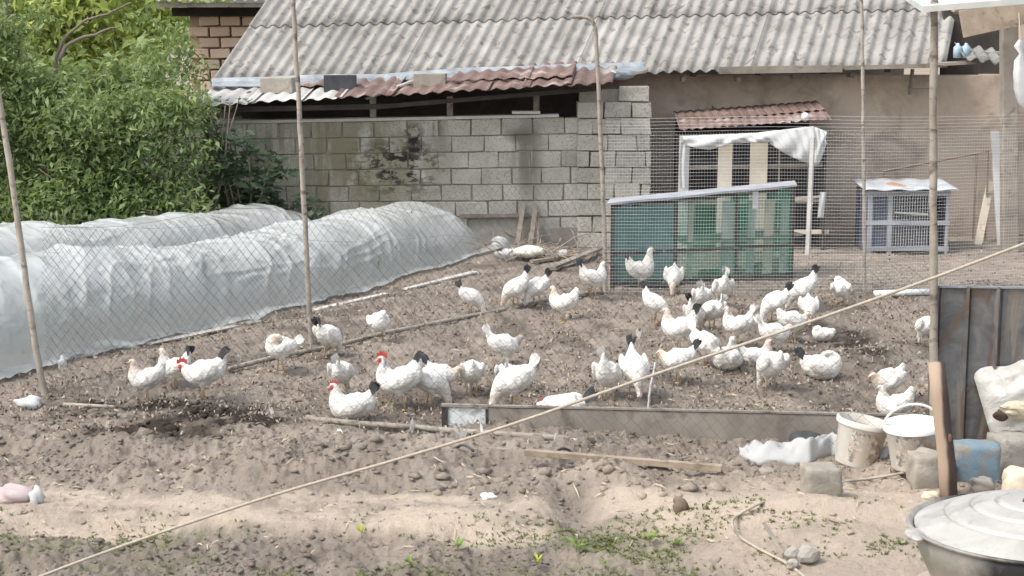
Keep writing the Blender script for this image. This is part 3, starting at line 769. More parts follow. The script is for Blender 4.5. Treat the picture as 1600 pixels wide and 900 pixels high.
tree('dense_tree', 'dense grey green bushy tree behind the plastic tunnels', 'tree', D(150, 400, 20.2) * Vector((1, 1, 0)) if False else Vector((D(150, 400, 20.2).x, 20.2, 0)),
     cl([(40, 300, 75, 0), (110, 310, 70, -.3), (190, 300, 75, 0), (260, 290, 62, .2), (300, 240, 40, .1), (60, 200, 80, .2), (140, 215, 80, 0), (215, 200, 75, .1), (275, 170, 55, .3),
         (10, 130, 60, .3), (85, 140, 42, .4), (240, 115, 32, .7), (285, 100, 34, .6), (-60, 180, 100, 0), (-60, 300, 90, 0), (-80, 60, 110, .4), (-150, 200, 120, 0), (0, 55, 30, .5), (265, 60, 26, .5), (220, 30, 22, .6), (60, 25, 24, .6), (300, 170, 26, .2), (30, 335, 50, -.4), (120, 340, 45, -.4), (210, 335, 50, -.3), (285, 325, 45, -.2), (170, 340, 40, 0), (70, 340, 40, 0), (250, 340, 40, 0)], 20.0),
     38000, 0.080, LF_GREY, 21, 0.10, 14, aspect=0.38, stems=3)
tree('walnut_tree', 'sunlit yellow green tree showing through gaps above the dense grey green tree', 'tree', Vector((-7.6, 30.5, 0)),
     cl([(60, 20, 90, 0), (160, 60, 70, .5), (120, 110, 60, 0), (230, 50, 70, 0), (280, 30, 50, .5), (140, -30, 120, 0), (260, -60, 100, 0), (-60, 30, 110, 0), (-60, -60, 130, 0), (200, 120, 60, 1), (110, 85, 50, 0), (0, 90, 80, 0)], 30.0),
     9000, 0.17, LF_BRIGHT, 22, 0.16, 10, aspect=0.5)
tree('far_tree', 'tall pale green tree farther behind, rising above the brick house', 'tree', Vector((-10.5, 40, 0)),
     cl([(30, 0, 120, 0), (150, -10, 120, 0), (260, 0, 100, 1), (320, -60, 100, 0), (100, -100, 160, 0), (-100, -20, 160, 0), (80, 100, 90, 0), (200, 90, 80, 0), (-60, 120, 120, 0)], 40.0),
     9000, 0.22, LF_FAR, 23, 0.2, 9, aspect=0.55)
tree('background_shrub', 'mid green shrub filling the shade behind the dense tree', 'shrub', Vector((-5.4, 23.2, 0)),
     cl([(0, 300, 90, 0), (90, 290, 90, 0), (180, 290, 90, 0), (250, 290, 70, 0), (20, 210, 80, 0), (110, 220, 80, 0), (200, 220, 70, 0), (262, 225, 44, 0), (-90, 250, 110, 0), (60, 340, 60, -.3), (160, 340, 60, -.3), (250, 335, 50, -.3), (120, 150, 70, 1), (200, 140, 62, 1), (255, 150, 44, 1), (50, 140, 70, 1), (230, 100, 40, 1.5), (-40, 120, 90, 1)], 22.8), 17000, 0.12, LF_GREY, 24, 0.07, 8, aspect=.45, stems=2)
# bare limbs that cross the gap at the top
mb = MB()
for a in ([(130, 330), (112, 210), (88, 120), (97, 66), (128, 36), (150, 26), (172, 20), (205, 4)], [(92, 95), (104, 72), (132, 58), (150, 54), (166, 46), (188, 42)], [(5, -14), (12, 20), (22, 42), (30, 75), (24, 130)]):
    P_ = catmull([tuple(D(x, y, 20.6 + .02 * k)) for k, (x, y) in enumerate(a)], 5); nn_ = len(P_)
    mb.tube([Vector(q) + Vector((random.uniform(-.006, .006), 0, random.uniform(-.006, .006))) for q in P_], [0.026 - 0.018 * k / nn_ for k in range(nn_)], 7)
lm = mb.build('bare_limb', M_BARK, None, smooth=True, origin=D(120, 385, 20.3))
tag(lm, 'bare forked limbs crossing the bright gap at the top of the dense tree', 'branch')
def fig(name, label, px, py, d, sprays, seed, nleaf=9, size=0.16):
    rr = random.Random(seed)
    base = D(px, py, d); base.z = 0
    root = thing(name, label, 'shrub', base, 'shrubs along the block wall')
    mb = MB(); leaves_v, leaves_f, att = [], [], []
    for (sx, sy) in sprays:
        e = D(sx, sy, d + rr.uniform(-.25, .25))
        mb.tube([base + Vector((rr.uniform(-.08, .08), 0, -0.05)), base.lerp(e, .5) + Vector((rr.uniform(-.1, .1), 0, .08)), e], [0.016, 0.012, 0.006], 6)
        for k in range(nleaf):
            q = base.lerp(e, rr.uniform(.6, 1.05)) + Vector([rr.uniform(-.10, .10) for _ in range(3)])
            a = rr.uniform(0, 6.28); el = rr.uniform(-.5, .5); l = size * rr.uniform(.6, 1.15)
            u = Vector((math.cos(a) * math.cos(el), math.sin(a) * math.cos(el) - 0.3, math.sin(el))).normalized(); s_ = u.cross(Vector((rr.uniform(-.3, .3), -0.55, 1))).normalized(); nn = s_.cross(u)
            b = len(leaves_v)
            prof = [(0, 0), (.12, .22), (.30, .12), (.42, .46), (.55, .18), (.68, .34), (.8, .13), (1, 0)]          # lobed outline
            row = [q + u * l * t_ - nn * l * .12 * t_ * t_ for t_, _ in prof]
            for (t_, ww), c in zip(prof, row):
                leaves_v += [c + s_ * l * ww + nn * l * ww * .25, c - nn * l * .02, c - s_ * l * ww + nn * l * ww * .25]
            tn = rr.random(); att += [(tn, tn, tn, 1)] * (3 * len(prof))
            for i in range(len(prof) - 1):
                for j in (0, 1): leaves_f.append((b + 3 * i + j, b + 3 * i + j + 1, b + 3 * i + 4 + j, b + 3 * i + 3 + j))
    mb.build('stems', M_BARK, root, smooth=True)
    np_mesh('crown', np.array([tuple(v) for v in leaves_v]), np.array(leaves_f), LF_FIG, root, attr=np.array(att))
fig('fig_shrub', 'dark green broad leaved fig shrub between the dense tree and block wall', 380, 385, 20.55,
    [(330, 210), (345, 240), (360, 225), (395, 250), (430, 240), (420, 265), (385, 215), (340, 280), (375, 285), (410, 295), (325, 300), (360, 310), (400, 320), (430, 310), (345, 330), (440, 255), (310, 260), (318, 180), (335, 195), (420, 330), (330, 320), (385, 335), (365, 265), (305, 330), (355, 345), (410, 345)], 31, 24)
fig('fig_sapling', 'small green sapling by the pole between the tunnel and block wall', 482, 380, 20.7, [(470, 300), (485, 310), (495, 320), (478, 325), (500, 330), (465, 318), (490, 335), (475, 338)], 32, 9, 0.14)
fig('roof_vine', 'pale leafy spray lying over the white sheets of the lean-to roof', 322, 300, 20.45, [(330, 160), (345, 155), (360, 158), (375, 150), (335, 172), (318, 165), (352, 165), (325, 180)], 33, 7, 0.11)

# ------------------------------------------------------------------ plastic tunnels
def plastic():
    m, nt, o = new_mat('polythene')
    c = mixc(nt, ramp(nt, tex(nt, 1.6, 5, 0.6, 'world'), 0.35, 0.65), (0.60, 0.625, 0.605), (0.70, 0.72, 0.71))
    c = mixc(nt, ramp(nt, tex(nt, 6, 6, 0.7, 'world'), 0.62, 0.78), c, (0.50, 0.47, 0.40))
    p = N(nt, 'ShaderNodeBsdfPrincipled', Roughness=0.2); p.inputs['Specular IOR Level'].default_value = 0.6
    L(nt, c, p.inputs['Base Color'])
    b1 = bump(nt, tex(nt, 2.5, 3, 0.4, 'world', (1, 1, 1.6), 0.8), 0.25, 0.03)
    b2 = b1
    L(nt, b2, p.inputs['Normal'])
    for (sc_, rot, dist, st) in ():
        mpp = N(nt, 'ShaderNodeMapping'); mpp.inputs['Rotation'].default_value = rot; L(nt, N(nt, 'ShaderNodeNewGeometry').outputs['Position'], mpp.inputs[0])
        wv = N(nt, 'ShaderNodeTexWave', Scale=sc_, Distortion=dist, Detail=3.0); wv.inputs['Detail Scale'].default_value = .7; L(nt, mpp.outputs[0], wv.inputs['Vector'])
        b2 = bump(nt, wv.outputs['Fac'], st, 0.022, b2)
    L(nt, b2, p.inputs['Normal'])
    tr = N(nt, 'ShaderNodeBsdfTranslucent'); L(nt, c, tr.inputs[0])
    mx = N(nt, 'ShaderNodeMixShader'); mx.inputs[0].default_value = 0.34
    L(nt, p.outputs[0], mx.inputs[1]); L(nt, tr.outputs[0], mx.inputs[2])
    tp = N(nt, 'ShaderNodeBsdfTransparent'); m2 = N(nt, 'ShaderNodeMixShader'); m2.inputs[0].default_value = 0.30
    L(nt, mx.outputs[0], m2.inputs[1]); L(nt, tp.outputs[0], m2.inputs[2]); L(nt, m2.outputs[0], o.inputs[0])
    return m
M_POLY = plastic()
AX = Vector((-0.487, -0.873, 0)).normalized(); PX = Vector((-0.873, 0.487, 0)).normalized()
T0 = G(772, 398)
def tunnel(name, label, off, t0, t1, W_, table, seed):
    root = thing(name, label, 'tunnel', T0 + PX * (off + W_ / 2) + AX * (t0 + 2))
    nt_, na = 640, 150
    tt = np.linspace(t0, t1, nt_)[:, None] * np.ones((1, na)); th = np.linspace(0, math.pi, na)[None, :] * np.ones((nt_, 1))
    H = np.interp(tt, [a for a, b in table], [b for a, b in table])
    # smooth the table a little
    e = np.clip((tt - t0) / 0.55, 0, 1); capf = np.sqrt(np.clip(1 - (1 - e) ** 2, 0, 1)) ** 0.9
    H = H * (0.02 + 0.98 * capf); Wd = W_ * (0.30 + 0.70 * capf)
    off_ = W_ / 2 - np.sign(np.cos(th)) * np.abs(np.cos(th)) ** 0.85 * Wd / 2
    z = H * np.sin(th) ** 0.8
    # draped folds: swags between the hoops, fine creases fanning from them
    sw = np.zeros_like(tt)
    for hp in np.arange(0.6, t1, 1.12):
        dt = (tt - hp) / 0.56
        sw += 0.0
    hoop = np.abs(((tt - 0.6) / 1.12) % 1.0 - 0.5) * 2          # 1 at hoops, 0 mid bay
    zz = np.sin(th)
    sag = 0.03 * (1 - hoop ** 2) * zz
    a = fbm(tt * 1.5 + 0.9 * th, th * 2.2 - 1.4 * tt, seed, 3)
    rid = 1 - np.abs(fbm(tt * 3.4 - 2.6 * th, th * 0.9 + tt * 0.7, seed + 9, 3)) * 2
    rid2 = 1 - np.abs(fbm(tt * 2.2 + 3.4 * th, th * 0.8 - tt * 0.9, seed + 19, 3)) * 2
    swag = np.sin(26 * (th / math.pi + 0.16 * (1 - (1 - hoop) ** 2)) + 3 * a) * (1 - hoop) * sstep(0.25, 0.55, th / math.pi) * sstep(0.95, 0.7, th / math.pi)
    a = fbm(tt * 0.8 + 0.3 * th, th * 1.1 - 0.5 * tt, seed, 2)
    wp = fbm(tt * 1.3, th * 1.6, seed + 29, 3)
    g1 = 36 * (th / math.pi) + 6.0 * ((tt % 1.9 - 0.95) / 0.6) ** 2 + 2.2 * wp            # hanging swags
    g2 = 15 * tt - 12.0 * th + 5.0 * wp                                                   # pulls running up to a hoop
    g3 = 11.0 * tt + 15.0 * th + 4.5 * wp
    fold = lambda g: np.abs(np.sin(g)) ** 0.6 - 0.7
    m1 = sstep(-0.1, 0.3, fbm(tt * 0.9, th * 0.9, seed + 37, 2)); m2 = sstep(-0.05, 0.3, fbm(tt * 0.8 + 5, th * 1.0, seed + 47, 2)); m3 = sstep(0.0, 0.3, fbm(tt * 1.1 + 9, th * 1.2, seed + 57, 2))
    v_ = th * 0.52
    def crease(ang, fs, fl, sd, pw):                       # long thin ridges running along one direction
        c_, s_ = math.cos(ang), math.sin(ang)
        A_ = (tt * c_ + v_ * s_) + 0.10 * wp; B_ = (-tt * s_ + v_ * c_)
        return np.clip(1 - np.abs(fbm(A_ * fs, B_ * fl, sd, 2)) * 1.6, 0, 1) ** pw
    mk = lambda sd: sstep(-0.15, 0.35, fbm(tt * 0.75, v_ * 1.3, sd, 2))
    dsp = 0.035 * a - sag + 0.030 * crease(0.55, 4.2, 0.55, seed + 61, 3) * mk(seed + 71) + 0.026 * crease(-0.65, 4.6, 0.6, seed + 62, 3) * mk(seed + 72) + 0.022 * crease(1.45, 5.5, 0.7, seed + 63, 4) * mk(seed + 73) + 0.020 * crease(0.1, 6.5, 0.9, seed + 64, 4) * mk(seed + 74)
    swg = np.clip(np.sin(30 * (th / math.pi - 0.12 * ((tt - 5.3) / 1.0) ** 2) + 1.5 * wp), 0, 1) ** 2 * blob(tt, th, (5.3, 1.1), 0.9, 0.55)
    dsp = dsp + 0.022 * swg
    dsp = dsp * np.clip(zz * 2.2, 0.15, 1)
    nx = -np.cos(th); nz = np.sin(th)
    off_ = off_ + dsp * nx; z = np.maximum(z + dsp * nz, 0.0)
    B = np.array(T0[:2])
    X = B[0] + AX.x * tt + PX.x * (off + off_); Y = B[1] + AX.y * tt + PX.y * (off + off_)
    z = z + ground_h(X, Y) * (1 - np.clip(z / 0.15, 0, 1)) - 0.01 * (zz < 0.02)
    V = np.stack([X, Y, z], -1).reshape(-1, 3)
    i = (np.arange(nt_ - 1)[:, None] * na + np.arange(na - 1)[None, :]).ravel()
    np_mesh('cover', V, np.stack([i, i + 1, i + na + 1, i + na], 1), M_POLY, root, smooth=True)
    for hp in np.arange(t0 + 0.6, t1, 1.12):
        Hh = float(np.interp(hp, [q for q, b in table], [b for q, b in table])) - 0.09
        pts = [T0 + AX * hp + PX * (off + W_ / 2 - math.cos(q) * (W_ / 2 - 0.09)) + Vector((0, 0, Hh * math.sin(q))) for q in np.linspace(0, math.pi, 13)]
        MB().tube(pts, 0.008, 6).build('hoop', M_WOODG, root)
    # buried skirt of the sheet along the near edge, weighed down with soil
    mb = MB(); n = 150; vs = []
    for k in range(n):
        t_ = t0 + (t1 - t0) * k / (n - 1)
        e1 = 0.07 + 0.16 * max(0.0, float(fbm(np.array([t_ * 1.9]), np.array([0.3]), seed + 3, 3)[0]) + 0.35)
        base = T0 + AX * t_ + PX * off
        wob = 0.04 * float(fbm(np.array([t_ * 3]), np.array([1.7]), seed + 4, 2)[0])
        for q in (0.03, 0.0, -e1 * .6, -e1):
            p = base + PX * (q + wob * (q <= 0))
            vs.append((p.x, p.y, gz(p) + 0.032 + (0.02 if q == 0.0 else 0) + 0.012 * random.random() * (q < 0)))
    MB().add(vs, [(4 * k + j, 4 * k + j + 1, 4 * k + 5 + j, 4 * k + 4 + j) for k in range(n - 1) for j in range(3)]).build('skirt', M_POLY, root, smooth=True)
    rr = np.random.default_rng(seed)
    cl_ = []
    for t_ in np.arange(t0 + .5, t1, .28):
        for q in (.35, .68):
            p = T0 + AX * t_ + PX * (off + W_ * q); cl_.append((p.x, p.y, .14, .12, .12, .12))
    Vv, Ff, at = leaf_cloud(cl_, 1500, 0.12, rr, .5)
    o = np_mesh('crop', Vv, Ff, LF_FIG, root, attr=at); o['kind'] = 'stuff'
    return root
tunnel('plastic_tunnel', 'long low plant tunnel under creased white polythene, nearer the hens', 0.0, 0.0, 9.5, 1.35,
       [(0, .56), (.6, .60), (1.2, .62), (1.75, .63), (2.46, .58), (2.85, .66), (3.56, .60), (4.55, .59), (5.3, .66), (6.1, .75), (7.0, .80), (9.6, .80)], 3)
tn = [o for o in COL.objects if o.name == 'plastic_tunnel'][0]
for (x0, y0, x1, y1) in ((-20, 592, 140, 556), (232, 541, 405, 505), (484, 489, 604, 462), (632, 455, 742, 428)):
    MB().beam(GG(x0, y0, .02), GG(x1, y1, .02), .08, .02, jit=.006).build('weight_board', pm('pale_lath', (.34, .315, .28), (.50, .475, .44), 5, .8, 30, .3, c3=(.30, .25, .20), p3=(.55, .68), s3=6), tn)
tunnel('plastic_tunnel', 'second white polythene tunnel behind, along the foot of the dense tree', 1.5, 0.75, 10.5, 1.35,
       [(0.7, .50), (1.5, .60), (2.4, .60), (3.4, .68), (4.4, .70), (5.5, .80), (7, .82), (11, .82)], 43)
# ------------------------------------------------------------------ fences
M_POLE = pm('pole_wood', (0.235, 0.205, 0.17), (0.37, 0.33, 0.28), 9, 0.85, 40, 0.6, c3=(0.13, 0.105, 0.085), p3=(0.54, 0.66), s3=7, stretch=(1, 1, .5), st3=(1, 1, 2.0))
M_WIRE = pm('wire', (0.11, 0.107, 0.10), (0.16, 0.155, 0.147), 3, 0.55, vary=0, metal=0.3)
M_WIREL = pm('wire_pale', (0.52, 0.52, 0.51), (0.64, 0.64, 0.63), 3, 0.5, vary=0, metal=0.3)
def strands(lines, r):
    """3-sided wires from polylines, as one array mesh"""
    V, F = [], []; b = 0
    for ln in lines:
        P = np.array(ln, dtype=float); n = len(P)
        t = np.gradient(P, axis=0); t /= np.linalg.norm(t, axis=1, keepdims=True) + 1e-9
        a = np.cross(t, np.array([0.12, 0.98, 0.15])); a /= np.linalg.norm(a, axis=1, keepdims=True) + 1e-9
        c = np.cross(t, a)
        for k in range(3):
            an = 2.094 * k; V.append(P + (a * math.cos(an) + c * math.sin(an)) * r)
        for k in range(3):
            i = np.arange(n - 1); k2 = (k + 1) % 3
            F.append(np.stack([b + k * n + i, b + k * n + i + 1, b + k2 * n + i + 1, b + k2 * n + i], 1))
        b += 3 * n
    return np.vstack(V), np.vstack(F)
def chain_link(poly, hgt, cell, r, parent, seed, sag=0.06):
    poly = [Vector((p[0], p[1], 0)) for p in poly]
    seg = [(poly[i + 1] - poly[i]).length for i in range(len(poly) - 1)]; cum = np.concatenate([[0], np.cumsum(seg)]); Ln = cum[-1]
    PXs, PYs = [p.x for p in poly], [p.y for p in poly]
    rr = np.random.default_rng(seed)
    lines = []
    for sgn in (1, -1):
        for u0 in np.arange(-hgt, Ln + hgt, cell):
            v = np.arange(0, hgt + 0.001, cell / 2); u = u0 + sgn * v * 0.92 + (0 if sgn > 0 else hgt * 0)
            ok = (u >= 0) & (u <= Ln)
            if ok.sum() < 2: continue
            v, u = v[ok], u[ok]
            sg = sag * np.sin(np.pi * ((u / 1.7) % 1.0)) * v / hgt
            wob = 0.012 * fbm(u * 2, v * 2, seed, 2)
            x = np.interp(u, cum, PXs); y = np.interp(u, cum, PYs)
            zg = ground_h(x, y)
            z = zg * (1 - v / hgt) + v - sg + wob
            y = y + 0.02 * fbm(u * 0.9, v * 1.1, seed + 5, 2) + 0.003 * np.where((np.arange(len(v)) % 2) == 0, 1, -1) * sgn
            lines.append(np.stack([x + wob, y, z], 1))
    V, F = strands(lines, r)
    o = np_mesh('chain_link_mesh', V, F, M_WIRE, parent); o['kind'] = 'stuff'
    # top selvedge wire
    u = np.arange(0, Ln, 0.12); x = np.interp(u, cum, PXs); y = np.interp(u, cum, PYs)
    V, F = strands([np.stack([x, y, hgt - sag * np.sin(np.pi * ((u / 1.7) % 1.0))], 1)], r)
    np_mesh('top_wire', V, F, M_WIRE, parent)
def pole(pts, r, parent, name='pole', mat=None, hook=None):
    P = catmull([tuple(p) for p in pts], 8); n = len(P); rr = random.Random(int(abs(P[0][0] * 1000)))
    rs = [r * .88 * (1.08 - 0.25 * i / n) * (1 + 0.05 * math.sin(i * 1.3) + rr.uniform(-.03, .03)) for i in range(n)]
    MB().tube([Vector(p) + Vector((rr.uniform(-.003, .003), 0, 0)) for p in P], rs, 10).build(name, mat or M_POLE, parent, smooth=True)
p1, p2, p3, p4, p5 = GG(72, 614), GG(487, 536), GG(947, 457), GG(1351, 454), GG(1459, 713)
back = thing('chain_link_fence', 'chain link fence on thin poles in front of the white tunnels', 'fence', p2)
pole([p1 - Vector((0, 0, .1)), D(52, 520, p1.y), D(30, 360, p1.y), D(2, 175, p1.y + .05), D(-28, 10, p1.y + .1)], 0.027, back)
pole([p2 - Vector((0, 0, .1)), D(479, 400, p2.y), D(469, 200, p2.y), D(461, 60, p2.y), D(457, -30, p2.y)], 0.025, back)
pole([p3 - Vector((0, 0, .1)), D(944, 350, p3.y), D(938, 200, p3.y), D(932, 70, p3.y), D(929, 42, p3.y), D(922, 30, p3.y), D(908, 26, p3.y), D(895, 27, p3.y)], 0.024, back)
chain_link([p1, p2, p3], 1.25, 0.088, 0.0013, back, 3)
rail = [GG(x, y, 0.02) for x, y in ((358, 580), (440, 559), (520, 545), (600, 524), (655, 513), (720, 500), (790, 486), (860, 470), (942, 460))]
MB().tube(rail, [0.019] * len(rail), 7).build('bottom_rail', M_POLE, back, smooth=True)

front = thing('chain_link_fence', 'chain link fence along the near side of the pen, in front of the long board', 'fence', G(700, 680))
fr = [p1, GG(300, 645), GG(480, 664), GG(690, 679), GG(1000, 697), p5]
chain_link(fr, 1.38, 0.088, 0.0012, front, 8, 0.08)
rl = [GG(x, y, 0.024) for x, y in ((478, 659), (560, 667), (650, 673), (700, 678), (780, 683), (860, 689), (928, 694))]
MB().tube(rl, [0.021] * len(rl), 7).build('bottom_rail', M_POLE, front, smooth=True)
rl = [GG(x, y, 0.015) for x, y in ((100, 635), (160, 638), (200, 640))]
MB().tube(rl, 0.014, 6).build('bottom_rail', M_POLE, front, smooth=True)
pole([p5 - Vector((0, 0, .1)), D(1459, 500, p5.y), D(1458, 250, p5.y), D(1460, 20, p5.y), D(1460, 8, p5.y)], 0.029, front)
pole([G(1012, 642) - Vector((0, 0, .05)), D(1016, 610, G(1012, 642).y), D(1024, 566, G(1012, 642).y)], 0.010, front, 'stake', M_WIREL)

finef = thing('wire_mesh_fence', 'fine welded wire mesh screen across the back of the pen before the coops', 'fence', p4)
pole([p4 - Vector((0, 0, .1)), D(1350, 300, p4.y), D(1348, 120, p4.y), D(1346, -20, p4.y)], 0.021, finef)
fx0, fx1, fz = p3.x - 0.02, 5.9, 1.78
fyl = lambda x: np.interp(x, [p3.x, p4.x, 5.9], [p3.y - .03, p4.y - .03, 18.4])
hl = []
for v in np.arange(0.03, fz, 0.034):
    x = np.arange(fx0, fx1, 0.15); z = np.full_like(x, v) - 0.012 * np.sin(x * 1.7) * v / fz + 0.004 * fbm(x * 2, x * 0 + v * 9, 4, 2)
    hl.append(np.stack([x, fyl(x) + 0.02 * fbm(x, x * 0 + v, 5, 2), z], 1))
V, F = strands(hl, 0.0015); o = np_mesh('wire_mesh', V, F, M_WIREL, finef); o['kind'] = 'stuff'
hl = []
for x in np.arange(fx0, fx1, 0.028):
    v = np.arange(0.0, fz + .01, 0.18); xx = np.full_like(v, x) + 0.004 * fbm(v * 2, v * 0 + x * 3, 6, 2)
    hl.append(np.stack([xx, fyl(xx) + 0.02 * fbm(xx, v, 5, 2), v - 0.012 * np.sin(x * 1.7) * v / fz], 1))
V, F = strands(hl, 0.0008); o = np_mesh('upright_wires', V, F, M_WIREL, finef); o['kind'] = 'stuff'

# guy rope across the foreground
rope_pts = [D(-40, 945, 8.75), D(60, 902, 8.65), D(200, 850, 8.6), D(420, 776, 8.5), D(620, 718, 8.42), D(800, 663, 8.35), D(1000, 593, 8.28), D(1250, 508, 8.2), D(1440, 441, 8.1), D(1600, 381, 8.0), D(1830, 292, 7.85)]
RP = catmull([tuple(p) for p in rope_pts], 8)
mr_ = MB(); mr_.tube([Vector(p) for p in RP], 0.0075, 8)
M_ROPE = pm('rope', (0.30, 0.262, 0.21), (0.42, 0.375, 0.31), 60, 0.85, 120, 0.5, vary=0)
tag(mr_.build('guy_rope', M_ROPE, None, smooth=True, origin=rope_pts[0]), 'taut tan rope slanting across the foreground from the ground up to the right', 'rope')
pgp = D(-40, 945, 8.75); tag(MB().tube([(pgp.x - .03, pgp.y, -0.2), (pgp.x - 0.02, pgp.y, pgp.z + .06)], 0.02, 8).build('rope_peg', M_POLE, None, origin=(pgp.x, pgp.y, 0)), 'short wooden peg holding the low end of the tan rope', 'peg')
pgp = D(1830, 292, 7.85); tag(MB().tube([(pgp.x + .05, pgp.y, -0.2), (pgp.x + 0.05, pgp.y, 2.6)], 0.05, 10).build('rope_post', M_POLE, None, origin=(pgp.x, pgp.y, 0)), 'round wooden post holding the high end of the tan rope', 'post')

# ------------------------------------------------------------------ green netted cage
def net(name, col, alpha):
    m, nt, o = new_mat(name)
    p = N(nt, 'ShaderNodeBsdfPrincipled', Roughness=0.8)
    L(nt, mixc(nt, ramp(nt, tex(nt, 3, 5, 0.6, 'world'), 0.35, 0.65), col, tuple(c * 1.6 for c in col)), p.inputs['Base Color'])
    t_ = N(nt, 'ShaderNodeBsdfTransparent'); mx = N(nt, 'ShaderNodeMixShader')
    f = ramp(nt, tex(nt, 2.0, 5, 0.6, 'world', (1.6, 1, .6)), 0.35, 0.65, (alpha - .2,) * 3, (min(1, alpha + .18),) * 3)
    L(nt, f, mx.inputs[0]); L(nt, t_.outputs[0], mx.inputs[1]); L(nt, p.outputs[0], mx.inputs[2]); L(nt, mx.outputs[0], o.inputs[0])
    return m
M_NET = net('green_shade_net', (0.05, 0.17, 0.115), 0.44)
M_TEAL = pm('teal_sheet', (0.055, 0.115, 0.11), (0.085, 0.165, 0.155), 3, 0.7, 30, 0.2, kind='world')
ca, cb = GG(956, 447), GG(1236, 437); ca.z = cb.z = 0
cdp = Vector((0.06, 0.55, 0))
cage = thing('green_cage', 'low poultry cage walled in dark green net under a grey sheet lid', 'cage', ca)
zl, zr = 0.86, 0.98
def fr_(u, v, z): return ca.lerp(cb, u) + cdp * v + Vector((0, 0, z))
for u, z in ((0, zl), (.34, zl + .04), (.68, zl + .08), (1, zr)):
    for v in (0, 1): MB().beam(fr_(u, v, 0), fr_(u, v, z), 0.035, 0.035).build('post', M_WOODD, cage)
for z in (0.05, 0.36): MB().beam(fr_(0, -.012, z), fr_(1, -.012, z), 0.025, 0.03).build('rail', M_WOODD, cage)
MB().beam(fr_(0, 0, zl - .02), fr_(1, 0, zr - .02), 0.03, 0.04).build('rail', M_WOODD, cage)
MB().grid(lambda u, v: fr_(u * .345, -0.03 + .01 * math.sin(u * 21), .02 + v * (zl - .03)), 12, 5).build('sheet_panel', M_TEAL, cage, smooth=True)
def sagnet(u0, u1, v):
    return MB().grid(lambda u, w_: fr_(u0 + (u1 - u0) * u, v + .012 * math.sin(u * 17 + w_ * 4) - .02, .02 + w_ * (zl + (zr - zl) * (u0 + (u1 - u0) * u) - .03)), 24, 8)
sagnet(.345, .68, 0).build('net_panel', M_NET, cage, smooth=True); sagnet(.68, 1, -0.004).build('net_panel', M_NET, cage, smooth=True)
MB().grid(lambda u, w_: fr_(1, u, .02 + w_ * (zr - .03)), 8, 5).build('net_panel', M_NET, cage); MB().grid(lambda u, w_: fr_(0, u, .02 + w_ * (zl - .03)), 8, 5).build('net_panel', M_TEAL, cage)
sagnet(.0, 1, 1).build('net_panel', M_NET, cage, smooth=True)
for (u, w_, mt) in ((.42, .06, M_CREAM), (.63, .14, MATS['white_cloth']), (.76, .08, MATS['white_cloth']), (.86, .10, M_CREAM), (.95, .08, MATS['white_cloth'])):
    MB().beam(fr_(u, .12, .05), fr_(u + .01, .08, .84), w_, .02, up=Vector((0, 1, 0))).build('slat', mt, cage)
MB().beam(fr_(.36, .5, .42), fr_(1, .5, .46), .5, .025).build('shelf', M_WOODG, cage)
mb = MB()
lid = MB(); lid.grid(lambda u, v: fr_(-.03 + 1.05 * u, -.10 + 1.15 * v, zl + .02 + (zr - zl) * u - .02 * v + .004 * math.sin(u * 13) * (1 - v)), 40, 8)
lid.grid(lambda u, v: fr_(-.03 + 1.05 * u, -.10 + 1.15 * v, zl + .002 + (zr - zl) * u - .02 * v + .004 * math.sin(u * 13) * (1 - v)), 40, 8)
lid.grid(lambda u, v: fr_(-.03 + 1.05 * u, -.10, zl + .02 + (zr - zl) * u + .004 * math.sin(u * 13) - v * .022), 40, 3)
lid.build('lid', pm('grey_lid', (0.27, 0.275, 0.30), (0.42, 0.43, 0.455), 4, 0.6, 30, 0.2), cage, smooth=True)
MB().grid(lambda u, v: fr_(.77 + .03 * u, -.05, zr - .04 - .18 * v), 3, 4).build('torn_strip', MATS['white_cloth'], cage)

# ------------------------------------------------------------------ cloth-roofed coop against the barn wall
co = thing('poultry_coop', 'open fronted coop with a white cloth valance and cream boards against the barn wall', 'coop', D(1170, 390, 20.9) * Vector((1, 1, 0)))
CY = 20.75
def cx(px, d=CY): return (px - 800) / FPX * (d / (CP)) * 1.0
def PZ(px, py, d=CY): return D(px, py, d)
for (x0, x1, mt) in ((1059, 1075, MATS['white_cloth']), (1120, 1142, M_CREAM), (1170, 1197, M_CREAM)):
    a, b = PZ((x0 + x1) / 2 - 2, 390), PZ((x0 + x1) / 2 + 3, 212)
    a.z = 0
    MB().beam(a, b, (x1 - x0) / FPX * CY, 0.03, up=Vector((0, 1, 0))).build('upright_board', mt, co)
a, b = PZ(1262, 399, CY - .35), PZ(1270, 215, CY - .3); a.z = 0
MB().beam(a, b, .045, .045).build('corner_post', pm('white_paint', (0.36, 0.35, 0.33), (0.47, 0.46, 0.44), 5, 0.7, 30, 0.2), co)
MB().beam(PZ(1215, 385), PZ(1218, 225), .02, .02).build('stud', M_WOODG, co)
for (x0, y0, x1, y1, mt) in ((1066, 262, 1285, 258, M_WOODG), (1068, 318, 1288, 312, M_WOODG), (1230, 312, 1285, 308, M_CREAM), (1235, 362, 1295, 362, M_CREAM)):
    MB().beam(PZ(x0, y0, CY + .05), PZ(x1, y1, CY + .05), .03, .045).build('cross_rail', mt, co)
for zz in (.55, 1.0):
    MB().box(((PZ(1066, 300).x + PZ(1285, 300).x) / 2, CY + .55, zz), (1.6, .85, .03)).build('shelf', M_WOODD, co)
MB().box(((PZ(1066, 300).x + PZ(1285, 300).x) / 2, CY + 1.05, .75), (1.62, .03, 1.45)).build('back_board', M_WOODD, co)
for px in (1066, 1288): MB().box((PZ(px, 300).x, CY + .5, .65), (.025, 1.0, 1.3)).build('side_board', M_WOODD, co)
